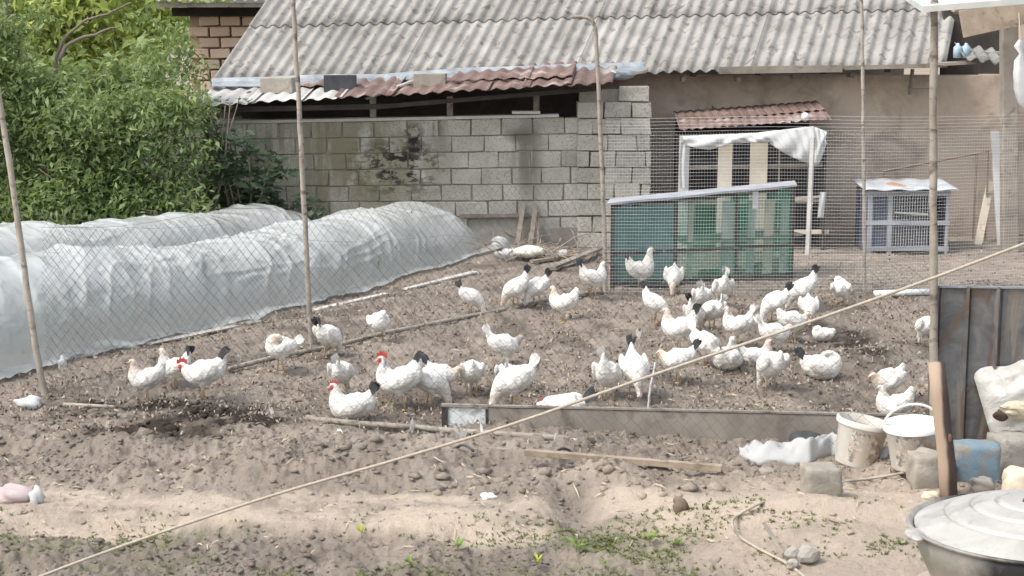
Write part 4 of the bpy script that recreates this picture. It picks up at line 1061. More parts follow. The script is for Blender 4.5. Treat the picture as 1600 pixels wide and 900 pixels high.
# rusty corrugated roof pieces, stacked
ra, rb = PZ(1062, 207, CY - .05), PZ(1300, 190, CY - .05)
corr('roof_sheet', ra + Vector((0, 0, .03)), rb - ra, Vector((0.02, 1, 0.13)), (rb - ra).length, 1.1, 0.10, 0.008, M_RUST, co, seed=3, rag=.03)
corr('roof_sheet', ra + Vector((0.05, .45, .085)), rb - ra + Vector((0, 0, .03)), Vector((0.0, 1, 0.10)), (rb - ra).length * .97, .65, 0.10, 0.008, M_RUST, co, seed=4, rag=.03)
for k in range(0):
    u = k / 9 + .62; p = ra.lerp(rb, u) + Vector((0, .55 + .1 * (k % 2), .21 + .015 * k * .3))
    MB().box(p, (.19, .12, .06), Euler((0.05, 0.03, random.uniform(-.2, .2))).to_matrix(), jit=.008).build('brick', pm('red_brick', (0.26, 0.135, 0.10), (0.36, 0.20, 0.15), 6, .9, 30, .3), co, bevel=.006)
# hanging cloth: hem follows the photo's swags
top = [(1066, 213), (1130, 210), (1180, 208), (1230, 202), (1270, 197), (1292, 206)]
hem = [(1064, 220), (1080, 229), (1110, 234), (1145, 224), (1198, 222), (1215, 234), (1240, 246), (1272, 258), (1281, 256), (1291, 225)]
def clothP(u, v):
    tx = np.interp(u, np.linspace(0, 1, len(top)), [q[0] for q in top]); ty = np.interp(u, np.linspace(0, 1, len(top)), [q[1] for q in top])
    hy = np.interp(tx, [q[0] for q in hem], [q[1] for q in hem])
    bell = .05 * math.sin(v * math.pi * .8) + .025 * math.sin(u * 40 + v * 5) * v + .012 * math.sin(u * 90 - v * 8)
    return PZ(tx + 3 * math.sin(v * 4 + u * 9) * v, ty + (hy - ty) * v, CY - .10 - bell)
ob = MB().grid(clothP, 90, 16).build('cloth', MATS['white_cloth'], co, smooth=True)
sl_ = ob.modifiers.new('thick', 'SOLIDIFY'); sl_.thickness = .006
MB().grid(lambda u, v: PZ(1066 - 10 * v * (1.3 - v) + 9 * u, 214 + 80 * v, CY - .08 + .02 * math.sin(u * 6)), 5, 12).build('side_curtain', MATS['white_cloth'], co, smooth=True)
MB().grid(lambda u, v: PZ(1281 + 10 * u - 4 * v, 300 + 40 * v, CY - .3 + .02 * math.sin(u * 6 + v * 3)), 5, 8).build('rag', MATS['white_cloth'], co, smooth=True)
lampp = PZ(1258, 182, CY - .12)
tag(MB().lump(lampp, .045, 3, (1, 1, 1.05), .04).build('white_ball', pm('white_plastic', (0.72, 0.72, 0.7), (0.8, 0.8, 0.78), 4, .4), None, smooth=True, origin=lampp), 'small white plastic ball lying on the rusty coop roof', 'ball')

# ------------------------------------------------------------------ blue hutch and leaning things on the right
hu = thing('blue_hutch', 'small blue grey hutch with barred front and pale sheet roof with a rust patch', 'hutch', D(1415, 378, 20.6) * Vector((1, 1, 0)))
HYY = 20.55
M_BLUE = pm('blue_paint', (0.06, 0.07, 0.105), (0.115, 0.125, 0.165), 4, .7, 30, .25)
M_HUT = pm('hutch_grey', (0.24, 0.25, 0.27), (0.34, 0.35, 0.37), 4, .7, 30, .25)
h0, h1 = D(1352, 378, HYY), D(1482, 378, HYY)
h0.z = h1.z = 0
HWd = h1.x - h0.x
for px, mt in ((1358, M_HUT), (1389, M_HUT), (1455, M_HUT), (1478, M_HUT)):
    p = D(px, 378, HYY); MB().beam((p.x, HYY, 0), (p.x, HYY, .74), .055 if px < 1400 else .035, .03, up=Vector((0, 1, 0))).build('frame_post', mt, hu)
MB().box(((h0.x + h1.x) / 2, HYY + .6, .37), (HWd - .02, .03, .72)).build('back_board', M_BLUE, hu)
for px in (1353, 1480): MB().box((D(px, 378, HYY).x, HYY + .3, .37), (.02, .6, .72)).build('side_board', M_BLUE, hu)
MB().box((D(1373, 378, HYY).x, HYY + .02, .36), (.17, .02, .68)).build('door', M_BLUE, hu)
for z in (.06, .36, .70): MB().box(((h0.x + h1.x) / 2, HYY - .005, z), (HWd, .03, .05 if z < .5 else .06)).build('rail', M_HUT, hu)
MB().beam(D(1398, 332, HYY - .02), D(1450, 335, HYY - .02), .02, .02).build('perch', pm('white_paint', (.6, .6, .6), (.7, .7, .7)), hu)
for k in range(14):
    x = D(1398, 300, HYY).x + k * .03; MB().beam((x, HYY + .01, .08), (x, HYY + .01, .68), .006, .006).build('bar', M_WIREL, hu)
def hutroof():
    m, nt, o = new_mat('hutch_roof')
    b = mixc(nt, ramp(nt, tex(nt, 4, 5, .6, 'world'), .35, .65), (.36, .375, .40), (.48, .495, .515))
    c = D(1400, 288, HYY + .25)
    v = N(nt, 'ShaderNodeVectorMath', operation='SUBTRACT'); L(nt, N(nt, 'ShaderNodeNewGeometry').outputs['Position'], v.inputs[0]); v.inputs[1].default_value = c
    v2 = N(nt, 'ShaderNodeVectorMath', operation='MULTIPLY'); L(nt, v.outputs[0], v2.inputs[0]); v2.inputs[1].default_value = (1 / .19, 1 / .25, 0)
    ln = N(nt, 'ShaderNodeVectorMath', operation='LENGTH'); L(nt, v2.outputs[0], ln.inputs[0])
    ad = N(nt, 'ShaderNodeMath', operation='ADD'); L(nt, ln.outputs['Value'], ad.inputs[0])
    sc_ = N(nt, 'ShaderNodeMath', operation='MULTIPLY'); L(nt, tex(nt, 7, 5, .7, 'world'), sc_.inputs[0]); sc_.inputs[1].default_value = .8; L(nt, sc_.outputs[0], ad.inputs[1])
    b = mixc(nt, ramp(nt, ad.outputs[0], 1.25, 1.0) if False else ramp(nt, ad.outputs[0], .9, 1.0, (1, 1, 1), (0, 0, 0)), b, (.42, .22, .13))
    p = N(nt, 'ShaderNodeBsdfPrincipled', Roughness=.6); L(nt, b, p.inputs['Base Color']); L(nt, p.outputs[0], o.inputs[0])
    return m
MB().grid(lambda u, v: (h0.x - .05 + (HWd + .12) * u, HYY - .12 + .85 * v, .76 + .04 * v + .008 * math.sin(u * 22)), 30, 6).build('roof_sheet', hutroof(), hu, smooth=True).modifiers.new('thick', 'SOLIDIFY').thickness = .012
# rail leaning behind, bricks of the low store
pa, pb, pc = D(1380, 268, 21.6), D(1545, 236, 21.6), D(1380, 292, 21.6)
gt = thing('iron_rail', 'bent brown iron rail propped above the blue hutch', 'rail', Vector((pa.x, pa.y, 0)))
MB().tube([pa - Vector((0, 0, pa.z)), pa, pb, Vector((pb.x, pb.y, 0))], .018, 7).build('tube_frame', pm('brown_iron', (.16, .11, .08), (.24, .18, .14), 5, .7), gt)
p = D(1526, 240, 21.6); MB().tube([p, (p.x, p.y, 0)], .012, 6).build('upright', MATS['brown_iron'], gt)
for k, (x0, y0, x1, y1, wpx, mt, lb) in enumerate(((1528, 372, 1548, 283, 12, M_CREAM, 'narrow pale board leaning against the barn wall beside the thick white board'),
                                        (1572, 368, 1560, 205, 26, pm('whitewashed', (.33, .32, .30), (.44, .43, .41), 4, .8), 'wide whitewashed board leaning against the barn wall near the porch post'))):
    a = D(x0, y0, 21.2); a.z = 0; b = D(x1, y1, 21.75)
    tag(MB().beam(a, b, wpx / FPX * 21.4, .035, up=Vector((0, 1, 0))).build('leaning_board', mt, None, bevel=.004, origin=a), lb, 'board', 'boards leaning on the barn wall')
p = D(1480, 285, 20.9)
wp = GG(1412, 457)
tag(MB().tube([G(1366, 459, .025), G(1452, 456, .025)], .032, 12).build('white_pipe', MATS['white_plastic'], None, smooth=True, origin=G(1410, 457)), 'white plastic pipe lying on the ground beyond the hens', 'pipe')
# cut log by the cage
a, b = GG(1178, 434, .06), GG(1212, 425, .09)
lg = thing('cut_log', 'short cut log end lying beside the green cage', 'log', GG(1195, 432))
MB().tube([a, b], [.085, .08], 12).build('bark', pm('log_bark', (.22, .155, .11), (.34, .25, .18), 6, .9, 25, .5), lg, smooth=False)
tag(MB().box(GG(1135, 437, .03), (.55, .35, .10), Euler((0, .05, .1)).to_matrix(), jit=.02).build('dark_slab', M_WOODD, None, bevel=.02, origin=GG(1135, 437)), 'low dark wooden slab on the soil beside the cut log', 'slab')

# porch at the right edge: post, plank, roof sheet, hanging bag
po = thing('porch', 'rough porch with grey post and slanting plank at the right end of the barn', 'porch', D(1578, 372, 20.6) * Vector((1, 1, 0)))
pb_, pt_ = D(1578, 372, 20.6), D(1576, 40, 20.6); pb_.z = 0
MB().beam(pb_, pt_, .18, .16, up=Vector((0, 1, 0))).build('post', M_WOODG, po, bevel=.015)
a, b = D(1502, 38, 20.3), D(1660, 3, 20.3)
MB().beam(a, b, .05, .30).build('plank', M_WOODT, po)
MB().beam(D(1505, 14, 20.6), D(1700, -25, 20.6), .12, .10).build('rafter', M_WOODG, po)
MB().lump(D(1503, 12, 20.7), .09, 8, (1.5, 1, .9), .25, boxy=.6).build('stub', M_WOODT, po)
sx0, sx1 = D(1472, 106, 20.9), D(1600, 100, 20.9)
MB().beam(D(1470, 100, 21.2), D(1520, 97, 21.2), .35, .03).build('ledge_board', M_WOODG, po)
MB().beam(D(1515, 83, 21.4), D(1563, 82, 21.4), .15, .03).build('ledge_board', M_HUT, po)
corr('roof_sheet', D(1505, 91, 20.9), D(1565, 99, 20.9) - D(1505, 91, 20.9), Vector((0.05, 1, .25)), .5, .6, .15, .025, M_ASB, po, seed=77)
MB().box((5.75, 22.3, 1.5), (.9, .1, 3.0)).build('back_panel', M_WOODD, po)
MB().box((8.7, 22.35, 1.4), (5.0, .2, 2.8)).build('yard_wall', M_PLASTER, po)
slab = thing('awning_sheet', 'pale flat awning sheet on the tall fence pole at the right', 'awning', D(1460, 9, p5.y))
q0 = D(1440, 9, p5.y - .1); q1 = D(1980, -34, p5.y - .35)
q0 = D(1441, 10, p5.y - .12)
MB().add([q0, q1, q1 + Vector((.1, 2.2, .16)), q0 + Vector((.25, 2.2, .16))] + [q + Vector((0, 0, -.035)) for q in (q0, q1, q1 + Vector((.1, 2.2, .16)), q0 + Vector((.25, 2.2, .16)))],
         [(0, 1, 2, 3), (7, 6, 5, 4), (0, 4, 5, 1), (1, 5, 6, 2), (2, 6, 7, 3), (3, 7, 4, 0)]).build('sheet', pm('awning_pale', (.30, .365, .335), (.48, .46, .43), 4, .8), slab)
for k, px in enumerate((1496, 1509)):
    p = D(px, 91, 21.15)
    tag(MB().lathe([(.0, 0), (.05, .005), (.052, .10), (.048, .13), (.02, .155), (.018, .175), (0, .178)], p, 14).build('water_bottle', pm('blue_bottle', (.30, .42, .50), (.38, .50, .57), 3, .25, vary=.05), None, smooth=True, origin=p), ('pale blue plastic bottle standing closest to the barn roof end' if k == 0 else 'pale blue plastic bottle beside the white corrugated offcut'), 'bottle', 'bottles on the ledge')
hb = [(1588, 62, .02), (1585, 72, .045), (1590, 84, .02), (1587, 95, .05), (1589, 115, .075), (1592, 140, .085), (1594, 160, .07), (1598, 172, .02)]
mb = MB(); vs = []; n = 18
for (px, py, r) in hb:
    c = D(px + 6, py, 19.6)
    for k in range(n):
        q = 2 * math.pi * k / n; rr_ = r * (1 + .18 * math.sin(5 * q + py * .05) + .08 * math.sin(9 * q))
        vs.append(c + Vector((math.cos(q) * rr_, math.sin(q) * rr_ * .7, 0)))
hbo = MB().add(vs, [(i * n + k, i * n + (k + 1) % n, (i + 1) * n + (k + 1) % n, (i + 1) * n + k) for i in range(len(hb) - 1) for k in range(n)]).build('hanging_bag', MATS['white_cloth'], None, smooth=True, origin=D(1594, 62, 19.6))
tag(hbo, 'knotted white bag hanging from the porch plank', 'bag')
MB().tube([D(1594, 62, 19.6), D(1592, 20, 20.26)], .006, 5).build('cord', M_ROPE, hbo)

q_ = D(1900, -20, p5.y + .3); MB().tube([(q_.x, q_.y, -.15), (q_.x, q_.y, q_.z + .02)], .035, 10).build('prop', M_POLE, slab)
# ------------------------------------------------------------------ rubbish and boards by the back wall
def simple_board(name, a, b, wd, th, mat, label, cat='board', group=None, up=Vector((0, 0, 1)), jit=.003):
    o = MB().beam(a, b, wd, th, up=up, jit=jit).build(name, mat, None, bevel=.003, origin=(Vector(a) + Vector(b)) / 2)
    return tag(o, label, cat, group)
for (x0, y0, x1, y1, wp, lb) in ((807, 378, 818, 318, 7, 'short grey board leaning on the brown panel at the foot of the mossy wall'), (828, 378, 837, 318, 7, 'grey board leaning at the corner where the brown panel ends'), (840, 385, 841, 332, 3, 'thin stick standing beside the leaning grey boards')):
    a = D(x0, y0, 20.8); a.z = 0; simple_board('leaning_stick' if wp < 5 else 'leaning_plank', a, D(x1, y1, 21.06), wp / FPX * 21, .025, M_WOODG, lb, 'plank' if wp > 4 else 'stick', None, Vector((0, 1, 0)))
mb = MB().lump(GG(825, 400, .05), .2, 5, (1.0, .5, .33), .22, 3); tag(mb.build('grain_bag', pm('bag_cream', (.58, .56, .46), (.70, .68, .58), 6, .7, 30, .3), None, smooth=True, origin=GG(825, 402)), 'stuffed cream bag lying by the rubbish at the wall foot', 'bag')
mb = MB().lump(GG(795, 403, .04), .13, 15, (1.1, .7, .5), .5, 3); tag(mb.build('crumpled_plastic', MATS['polythene'], None, smooth=True, origin=GG(795, 405)), 'crumpled clear plastic at the end of the tunnel', 'plastic sheet')
mb = MB().lump(GG(782, 388, .05), .10, 25, (1.0, .6, .8), .5, 3); tag(mb.build('crumpled_plastic', MATS['polythene'], None, smooth=True, origin=GG(782, 390)), 'small upright crumple of plastic against the tunnel end', 'plastic sheet')
tag(MB().lump(GG(880, 405, .05), .06, 6, (1, .7, 1.1), .2, 2, boxy=.6).build('pale_stone', M_PALE, None, origin=GG(880, 408)), 'pale squarish lump beside the slanting plank', 'stone')
simple_board('rubbish_plank', GG(862, 424, .04), GG(935, 398, .07), .10, .03, M_WOODG, 'weathered plank sloping across the rubbish beside the mesh pole', 'plank')
simple_board('rubbish_plank', GG(830, 413, .03), GG(905, 404, .04), .07, .03, M_WOODT, 'tan plank lying flat behind the stuffed cream bag', 'plank')
rr = random.Random(12)
mb = MB()
for k in range(46):
    px, py = rr.uniform(765, 935), rr.uniform(378, 412)
    a = GG(px, py, rr.uniform(.0, .05)); an = rr.uniform(0, 3.14); l = rr.uniform(.15, .6)
    b = a + Vector((math.cos(an) * l, math.sin(an) * l * .6, rr.uniform(-.03, .22)))
    mb.tube([a, a.lerp(b, .5) + Vector((0, 0, rr.uniform(-.02, .05))), b], [.009, .008, .004], 5)
o = mb.build('twig_heap', M_WOODG, None, origin=GG(850, 400)); o['kind'] = 'stuff'; o['label'] = 'tangle of dry twigs along the wall foot'; o['category'] = 'twigs'

# ------------------------------------------------------------------ long board and its white panel
lb_ = thing('edge_board', 'long weathered board on edge along the pen with a white panel end', 'board', GG(1040, 690))
A, B = G(690, 674), G(1412, 706)
A2, B2 = A + Vector((0, 0, .172)), B + Vector((0, 0, .235))
M_BOARD = pm('board_brown', (.165, .142, .12), (.27, .238, .205), 3, .85, 25, .3, c3=(.11, .092, .076), p3=(.52, .70), s3=4)
def slabq(a, b, za, zb, th, y=0.0, z0=-.03):
    o_ = Vector((0, y, 0)); e = Vector((0, th, 0))
    q = [a + o_ + Vector((0, 0, z0)), b + o_ + Vector((0, 0, z0)), b + o_ + Vector((0, 0, zb)), a + o_ + Vector((0, 0, za))]
    return MB().add(q + [p + e for p in q], [(0, 1, 2, 3), (5, 4, 7, 6), (3, 2, 6, 7), (0, 4, 5, 1), (1, 5, 6, 2), (0, 3, 7, 4)])
C_ = A.lerp(B, .105)
slabq(C_, B, .178, .232, .028).build('plank', M_BOARD, lb_, bevel=.003)
slabq(A, A.lerp(B, .014), .17, .172, .03, -.002).build('end_post', M_WOODD, lb_)
slabq(A.lerp(B, .0145), C_, .165, .168, .012, .01).build('panel', pm('white_panel', (.52, .54, .54), (.70, .71, .70), 14, .7, 30, .2, c3=(.36, .37, .37), p3=(.5, .6), s3=18), lb_)
slabq(A.lerp(B, .099), C_, .165, .168, .02, -.004).build('panel_stile', M_WOODD, lb_)
MB().beam(A + Vector((0, .012, .182)), C_ + Vector((0, .012, .188)), .04, .016).build('cap_strip', M_WOODG, lb_)
MB().beam(C_ + Vector((0, .012, .190)), B + Vector((0, .012, .243)), .036, .012).build('cap_strip', M_WOODG, lb_)
simple_board('loose_plank', GG(820, 721, .06), GG(1128, 748, .065), .05, .036, M_WOODT, 'long narrow tan plank lying on the soil in front of the edge board', 'plank')
simple_board('short_stick', GG(905, 740, .02), GG(935, 729, .03), .03, .03, M_WOODT, 'short stick end lying against the narrow tan plank', 'stick')
simple_board('grey_lath', GG(715, 703, .012), GG(830, 706, .012), .02, .015, M_WOODG, 'thin grey lath on the soil beside the black rubber loop', 'lath')
for (x0, x1, y, h, lb) in ((703, 740, 709, .05, 'black rubber strip arching from the soil near the grey lath'), (862, 895, 712, .04, 'black rubber strip arching by the shed feathers')):
    a, b = GG(x0, y), GG(x1, y - 5)
    tag(MB().tube([a.lerp(b, q) + Vector((0, 0, h * math.sin(q * math.pi) - .004)) for q in np.linspace(0, 1, 10)], .009, 6).build('rubber_strip', M_BLACK, None, smooth=True, origin=a), lb, 'rubber strip')
# scraps
def scrap(px, py, r, sq, seed, mat, name, label, cat, rough=.35, dz=.0):
    p = GG(px, py); tag(MB().lump(p + Vector((0, 0, r * sq[2] * .55 + dz)), r, seed, sq, rough, 3).build(name, mat, None, smooth=True, origin=p), label, cat)
scrap(763, 779, .05, (1, .8, .45), 3, MATS['white_plastic'], 'plastic_scrap', 'white plastic scrap on the dug earth above the sandy bank', 'scrap')
scrap(20, 782, .10, (1.3, .9, .55), 4, pm('pink_bag', (.33, .225, .235), (.45, .39, .385), 7, .6, 30, .3), 'plastic_bag', 'crumpled pink and white plastic bag on the sandy bank', 'bag', .4)
scrap(57, 786, .055, (.7, .6, 1.1), 5, MATS['white_cloth'], 'plastic_scrap', 'white scrap beside the pink plastic bag', 'scrap', .4)
scrap(46, 636, .085, (1.1, .7, .6), 6, MATS['white_cloth'], 'plastic_bag', 'small white bag on dark soil at the foot of the leaning pole', 'bag', .4)
scrap(98, 573, .05, (.7, .6, 1.1), 7, MATS['polythene'], 'plastic_scrap', 'clear plastic wisp at the tunnel edge by the leaning pole', 'scrap', .4)
scrap(180, 545, .14, (1.5, .6, .35), 8, MATS['polythene'], 'plastic_scrap', 'crumpled strip of polythene lying at the tunnel edge', 'scrap', .45)
scrap(1198, 742, .05, (1.2, .8, .6), 9, M_CONC, 'earth_stone', 'grey stone in front of the white cloth', 'stone', .3)
scrap(1063, 797, .042, (1, .8, 1.1), 10, pm('dark_clod', (.12, .095, .07), (.18, .14, .105), 8, .95, 30, .5), 'dark_clod', 'dark clod standing on the edge of the sandy bank', 'clod', .45)
M_STONE = pm('field_stone', (.25, .23, .20), (.36, .335, .295), 8, .92, 30, .9, c3=(.17, .15, .125), p3=(.55, .68), s3=9)
for k, (px, py, r, lb) in enumerate(((1240, 872, .045, 'small pale stone beside the larger grey stone near the hose end'), (1263, 875, .055, 'grey angular stone near the hose end'), (1238, 886, .03, 'pebble in front of the two stones near the hose end'))):
    p = GG(px, py); tag(MB().lump(p + Vector((0, 0, r * .5)), r, 40 + k, (1.1, .9, .9), .3, 2, boxy=.4).build('field_stone', M_STONE, None, origin=p), lb, 'stone')
simple_board('thin_lath', GG(1192, 825, .03), GG(1225, 868, .01), .025, .008, M_WOODG, 'dull grey lath lying on the sandy heap', 'lath')
for (x0, y0, x1, y1, r, lb) in ((1170, 797, 1298, 806, .016, 'thick tan stick on the sandy ground beside the hose'), (1270, 806, 1310, 818, .008, 'thin brown stick crossing behind the thick tan stick')):
    a, b = GG(x0, y0, r * .8), GG(x1, y1, r * .8)
    tag(MB().tube([a, a.lerp(b, .4) + Vector((0, .01, .004)), b], [r, r * .9, r * .7], 7).build('dry_stick', M_WOODT, None, smooth=True, origin=a), lb, 'stick', 'sticks by the hose')
hp = [(1450, 733), (1400, 743), (1350, 751), (1315, 756), (1255, 771), (1190, 788), (1152, 808), (1144, 822), (1158, 842), (1190, 862), (1225, 880), (1255, 902), (1280, 925)]
tag(MB().tube([Vector(q) for q in catmull([tuple(GG(x, y, .008)) for x, y in hp], 6)], .0085, 7).build('garden_hose', M_ROPE, None, smooth=True, origin=GG(1250, 772)), 'thin tan hose bending round on the sandy ground past the block', 'hose')
# block on the ground
p = GG(1286, 781)
blk = MB(); R_ = Euler((0, 0, .12)).to_matrix()
blk.lump(p + Vector((0, .09, .082)), .118, 71, (.98, .9, .92), .07, 4, boxy=.95, rz=.12)
tag(blk.build('concrete_block', M_CONC, None, smooth=True, origin=p), 'square concrete half block on the ground in front of the white cloth', 'concrete block')

# ------------------------------------------------------------------ white cloth, rubber basin, buckets
M_CL2 = pm('sack_white', (.30, .30, .295), (.39, .39, .38), 4, .7, 40, .2, vary=0)
cl_top = [(1155, 712), (1180, 703), (1225, 706), (1262, 697), (1300, 697), (1330, 712), (1352, 698), (1375, 712), (1405, 722)]
cl_bot = [(1155, 722), (1180, 730), (1225, 733), (1265, 737), (1300, 722), (1335, 735), (1360, 736), (1385, 738), (1410, 733)]
nC = 80
def clp(u, v):
    k = np.linspace(0, 1, 9)
    bx, by = np.interp(u, k, [q[0] for q in cl_bot]), np.interp(u, k, [q[1] for q in cl_bot])
    hh = np.interp(u, k, [.05, .09, .09, .13, .13, .07, .14, .08, .05])
    f = G(bx, by); back = Vector((0.02, float(np.interp(u, [0, .45, .6, 1], [.24, .24, .13, .12])), 0))
    z = hh * (math.sin(v * math.pi) ** .8) + .018 * math.sin(u * 30 + v * 7) * math.sin(v * math.pi) + .012 * math.sin(u * 63 - v * 11) * math.sin(v * math.pi)
    q = f + back * v; q.z = gz(q) * .6 + z + .012
    return q
o = MB().grid(clp, nC, 18).build('white_cloth', M_CL2, None, smooth=True, origin=GG(1280, 730)); o.modifiers.new('thick', 'SOLIDIFY').thickness = .006
tag(o, 'rumpled white sackcloth lying on the ground by the tilted bucket', 'cloth')
p = GG(1258, 697)
tag(MB().lathe([(.0, .085), (.06, .088), (.095, .075), (.105, .04), (.105, 0), (.10, -.03)], p, 24).build('rubber_basin', M_BLACK, None, smooth=True, origin=p), 'upturned black rubber basin behind the white sackcloth', 'basin')
def labelmat():
    m, nt, o = new_mat('bucket_plastic')
    tcn = N(nt, 'ShaderNodeTexCoord'); sx = N(nt, 'ShaderNodeSeparateXYZ'); L(nt, tcn.outputs['Object'], sx.inputs[0])
    base = mixc(nt, ramp(nt, tex(nt, 6), .35, .65), (.48, .445, .385), (.61, .58, .52))
    n = tex(nt, 9, 4, .6, stretch=(1, 1, .7)); n2 = tex(nt, 17, 5, .7)
    lab = mixc(nt, ramp(nt, n, .52, .60), (.56, .49, .41), (.47, .33, .24))
    lab = mixc(nt, ramp(nt, n2, .56, .62), lab, (.22, .225, .22))
    lab = mixc(nt, ramp(nt, tex(nt, 26, 3, .6), .56, .60), lab, (.62, .60, .55))
    def band(a, b, s):
        g1 = N(nt, 'ShaderNodeMath', operation='GREATER_THAN'); L(nt, s, g1.inputs[0]); g1.inputs[1].default_value = a
        g2 = N(nt, 'ShaderNodeMath', operation='LESS_THAN'); L(nt, s, g2.inputs[0]); g2.inputs[1].default_value = b
        g3 = N(nt, 'ShaderNodeMath', operation='MULTIPLY'); L(nt, g1.outputs[0], g3.inputs[0]); L(nt, g2.outputs[0], g3.inputs[1]); return g3.outputs[0]
    k = N(nt, 'ShaderNodeMath', operation='MULTIPLY'); L(nt, band(.03, .235, sx.outputs[2]), k.inputs[0]); L(nt, band(-.115, .13, sx.outputs[0]), k.inputs[1])
    col = mixc(nt, k.outputs[0], base, lab)
    p = N(nt, 'ShaderNodeBsdfPrincipled', Roughness=.5); L(nt, col, p.inputs['Base Color']); L(nt, p.outputs[0], o.inputs[0])
    return m
M_BKT = labelmat()
def bucket(px, py, label, tilt, lid, hgt=.27, r=.155, handle=None):
    p = GG(px, py)
    root = thing('plastic_bucket', label, 'bucket', p - Vector((0, 0, .012)))
    root.rotation_euler = tilt
    WLOC[root] = Vector((0, 0, 0))
    MB().lathe([(.0, .0), (r * .80, .0), (r * .82, .012), (r * .97, hgt - .05), (r * 1.0, hgt - .045), (r * 1.0, hgt - .02), (r * 1.05, hgt - .015), (r * 1.05, hgt), (r * .99, hgt), (r * .93, hgt - .06), (r * .78, .02), (0, .018)], (0, 0, 0), 36).build('body', M_BKT, root, smooth=True)
    if lid: MB().lathe([(r * 1.09, hgt - .022), (r * 1.095, hgt + .010), (r * 1.02, hgt + .014), (r * .98, hgt + .004), (0, hgt + .008)], (0, 0, 0), 36).build('lid', pm('lid_plastic', (.56, .55, .525), (.68, .675, .655), 8, .5, 30, .15, c3=(.45, .40, .34), p3=(.6, .7), s3=9), root, smooth=True)
    else: MB().lathe([(r * 1.08, hgt - .03), (r * 1.10, hgt - .002), (r * 1.0, hgt + .006), (r * .97, hgt - .02)], (0, 0, 0), 36).build('rim', pm('grimy_plastic', (.46, .43, .375), (.62, .60, .55), 9, .6, 30, .2, c3=(.33, .28, .22), p3=(.58, .68), s3=12), root, smooth=True)
    if handle:
        pts = [Vector((r * 1.08 * math.cos(a), -handle[1] * math.sin(a) * .2 + .02, hgt - .03 + handle[0] * math.sin(a))) for a in np.linspace(0, math.pi, 16)]
        MB().tube(pts, .008, 7).build('handle', MATS['white_plastic'], root, smooth=True)
    return root
bucket(1336, 722, 'grimy white bucket with a printed label tilted against the edge board', (0.05, .17, .25), False, .285, .158)
bucket(1428, 726, 'white bucket with a clean white lid and raised handle beside the log post', (.06, -.06, -.1), True, .265, .165, (.17, .3))

# ------------------------------------------------------------------ rusty metal sheet, log post, sack and stones
def rustpanel():
    m, nt, o = new_mat('rusty_panel')
    tcn = N(nt, 'ShaderNodeTexCoord'); sx = N(nt, 'ShaderNodeSeparateXYZ'); L(nt, tcn.outputs['Object'], sx.inputs[0])
    n = tex(nt, 5, 6, .65, dist=.7)
    base = mixc(nt, ramp(nt, n, .35, .65), (.085, .086, .088), (.185, .184, .182))
    base = mixc(nt, ramp(nt, tex(nt, 4.5, 6, .65, stretch=(1, 1, .35), dist=1.2), .47, .57), base, (.13, .092, .07))
    base = mixc(nt, ramp(nt, tex(nt, 4.2, 6, .65, stretch=(2.2, 1, .3), dist=.6), .56, .66), base, (.22, .19, .155))
    base = mixc(nt, ramp(nt, tex(nt, 4.5, 6, .65), .58, .70), base, (.085, .07, .065))
    p = N(nt, 'ShaderNodeBsdfPrincipled', Roughness=.62, Metallic=.25); L(nt, base, p.inputs['Base Color'])
    L(nt, bump(nt, tex(nt, 14, 6, .6), .3, .01), p.inputs['Normal']); L(nt, p.outputs[0], o.inputs[0])
    return m
a, b = GG(1452, 703), G(1640, 703)
a.z = -.05
ms = thing('metal_sheet', 'upright blue grey ribbed metal sheet stained with rust beside the pen', 'metal sheet', a)
dS = a.y
zt = D(1452, 446, dS).z
M_RP = rustpanel()
def ribs(u):
    k = (u / .185) % 1.0
    return .026 * (1 if k < .12 else (-.4 if k < .2 else 0)) + .004 * math.sin(u * 9)
n = 130; Wd_ = 1.25; vs = []
for s_ in (0, 1):
    for j in range(9):
        for i in range(n):
            u = Wd_ * i / (n - 1); v = j / 8
            vs.append((a.x + u, a.y - ribs(u) + .003 * s_ - .02 * u + .015 * math.sin(v * 3 + u * 2), -.05 + (zt + .05 - .012 * u) * v))
fs = []
m_ = 9 * n
for j in range(8):
    for i in range(n - 1):
        q = j * n + i; fs += [(q, q + 1, q + n + 1, q + n), (m_ + q, m_ + q + n, m_ + q + n + 1, m_ + q + 1)]
MB().add(vs, fs).build('ribbed_panel', M_RP, ms)
MB().beam((a.x, a.y - .012, zt - .004), (a.x + Wd_, a.y - .037, zt - .018), .02, .012).build('top_fold', M_ZINC, ms)
MB().beam((a.x - .005, a.y - .01, -.05), (a.x - .005, a.y + .0, zt), .03, .03, up=Vector((0, 1, 0))).build('edge_batten', pm('dark_brown_batten', (.10, .075, .06), (.16, .125, .10), 5, .9), ms)
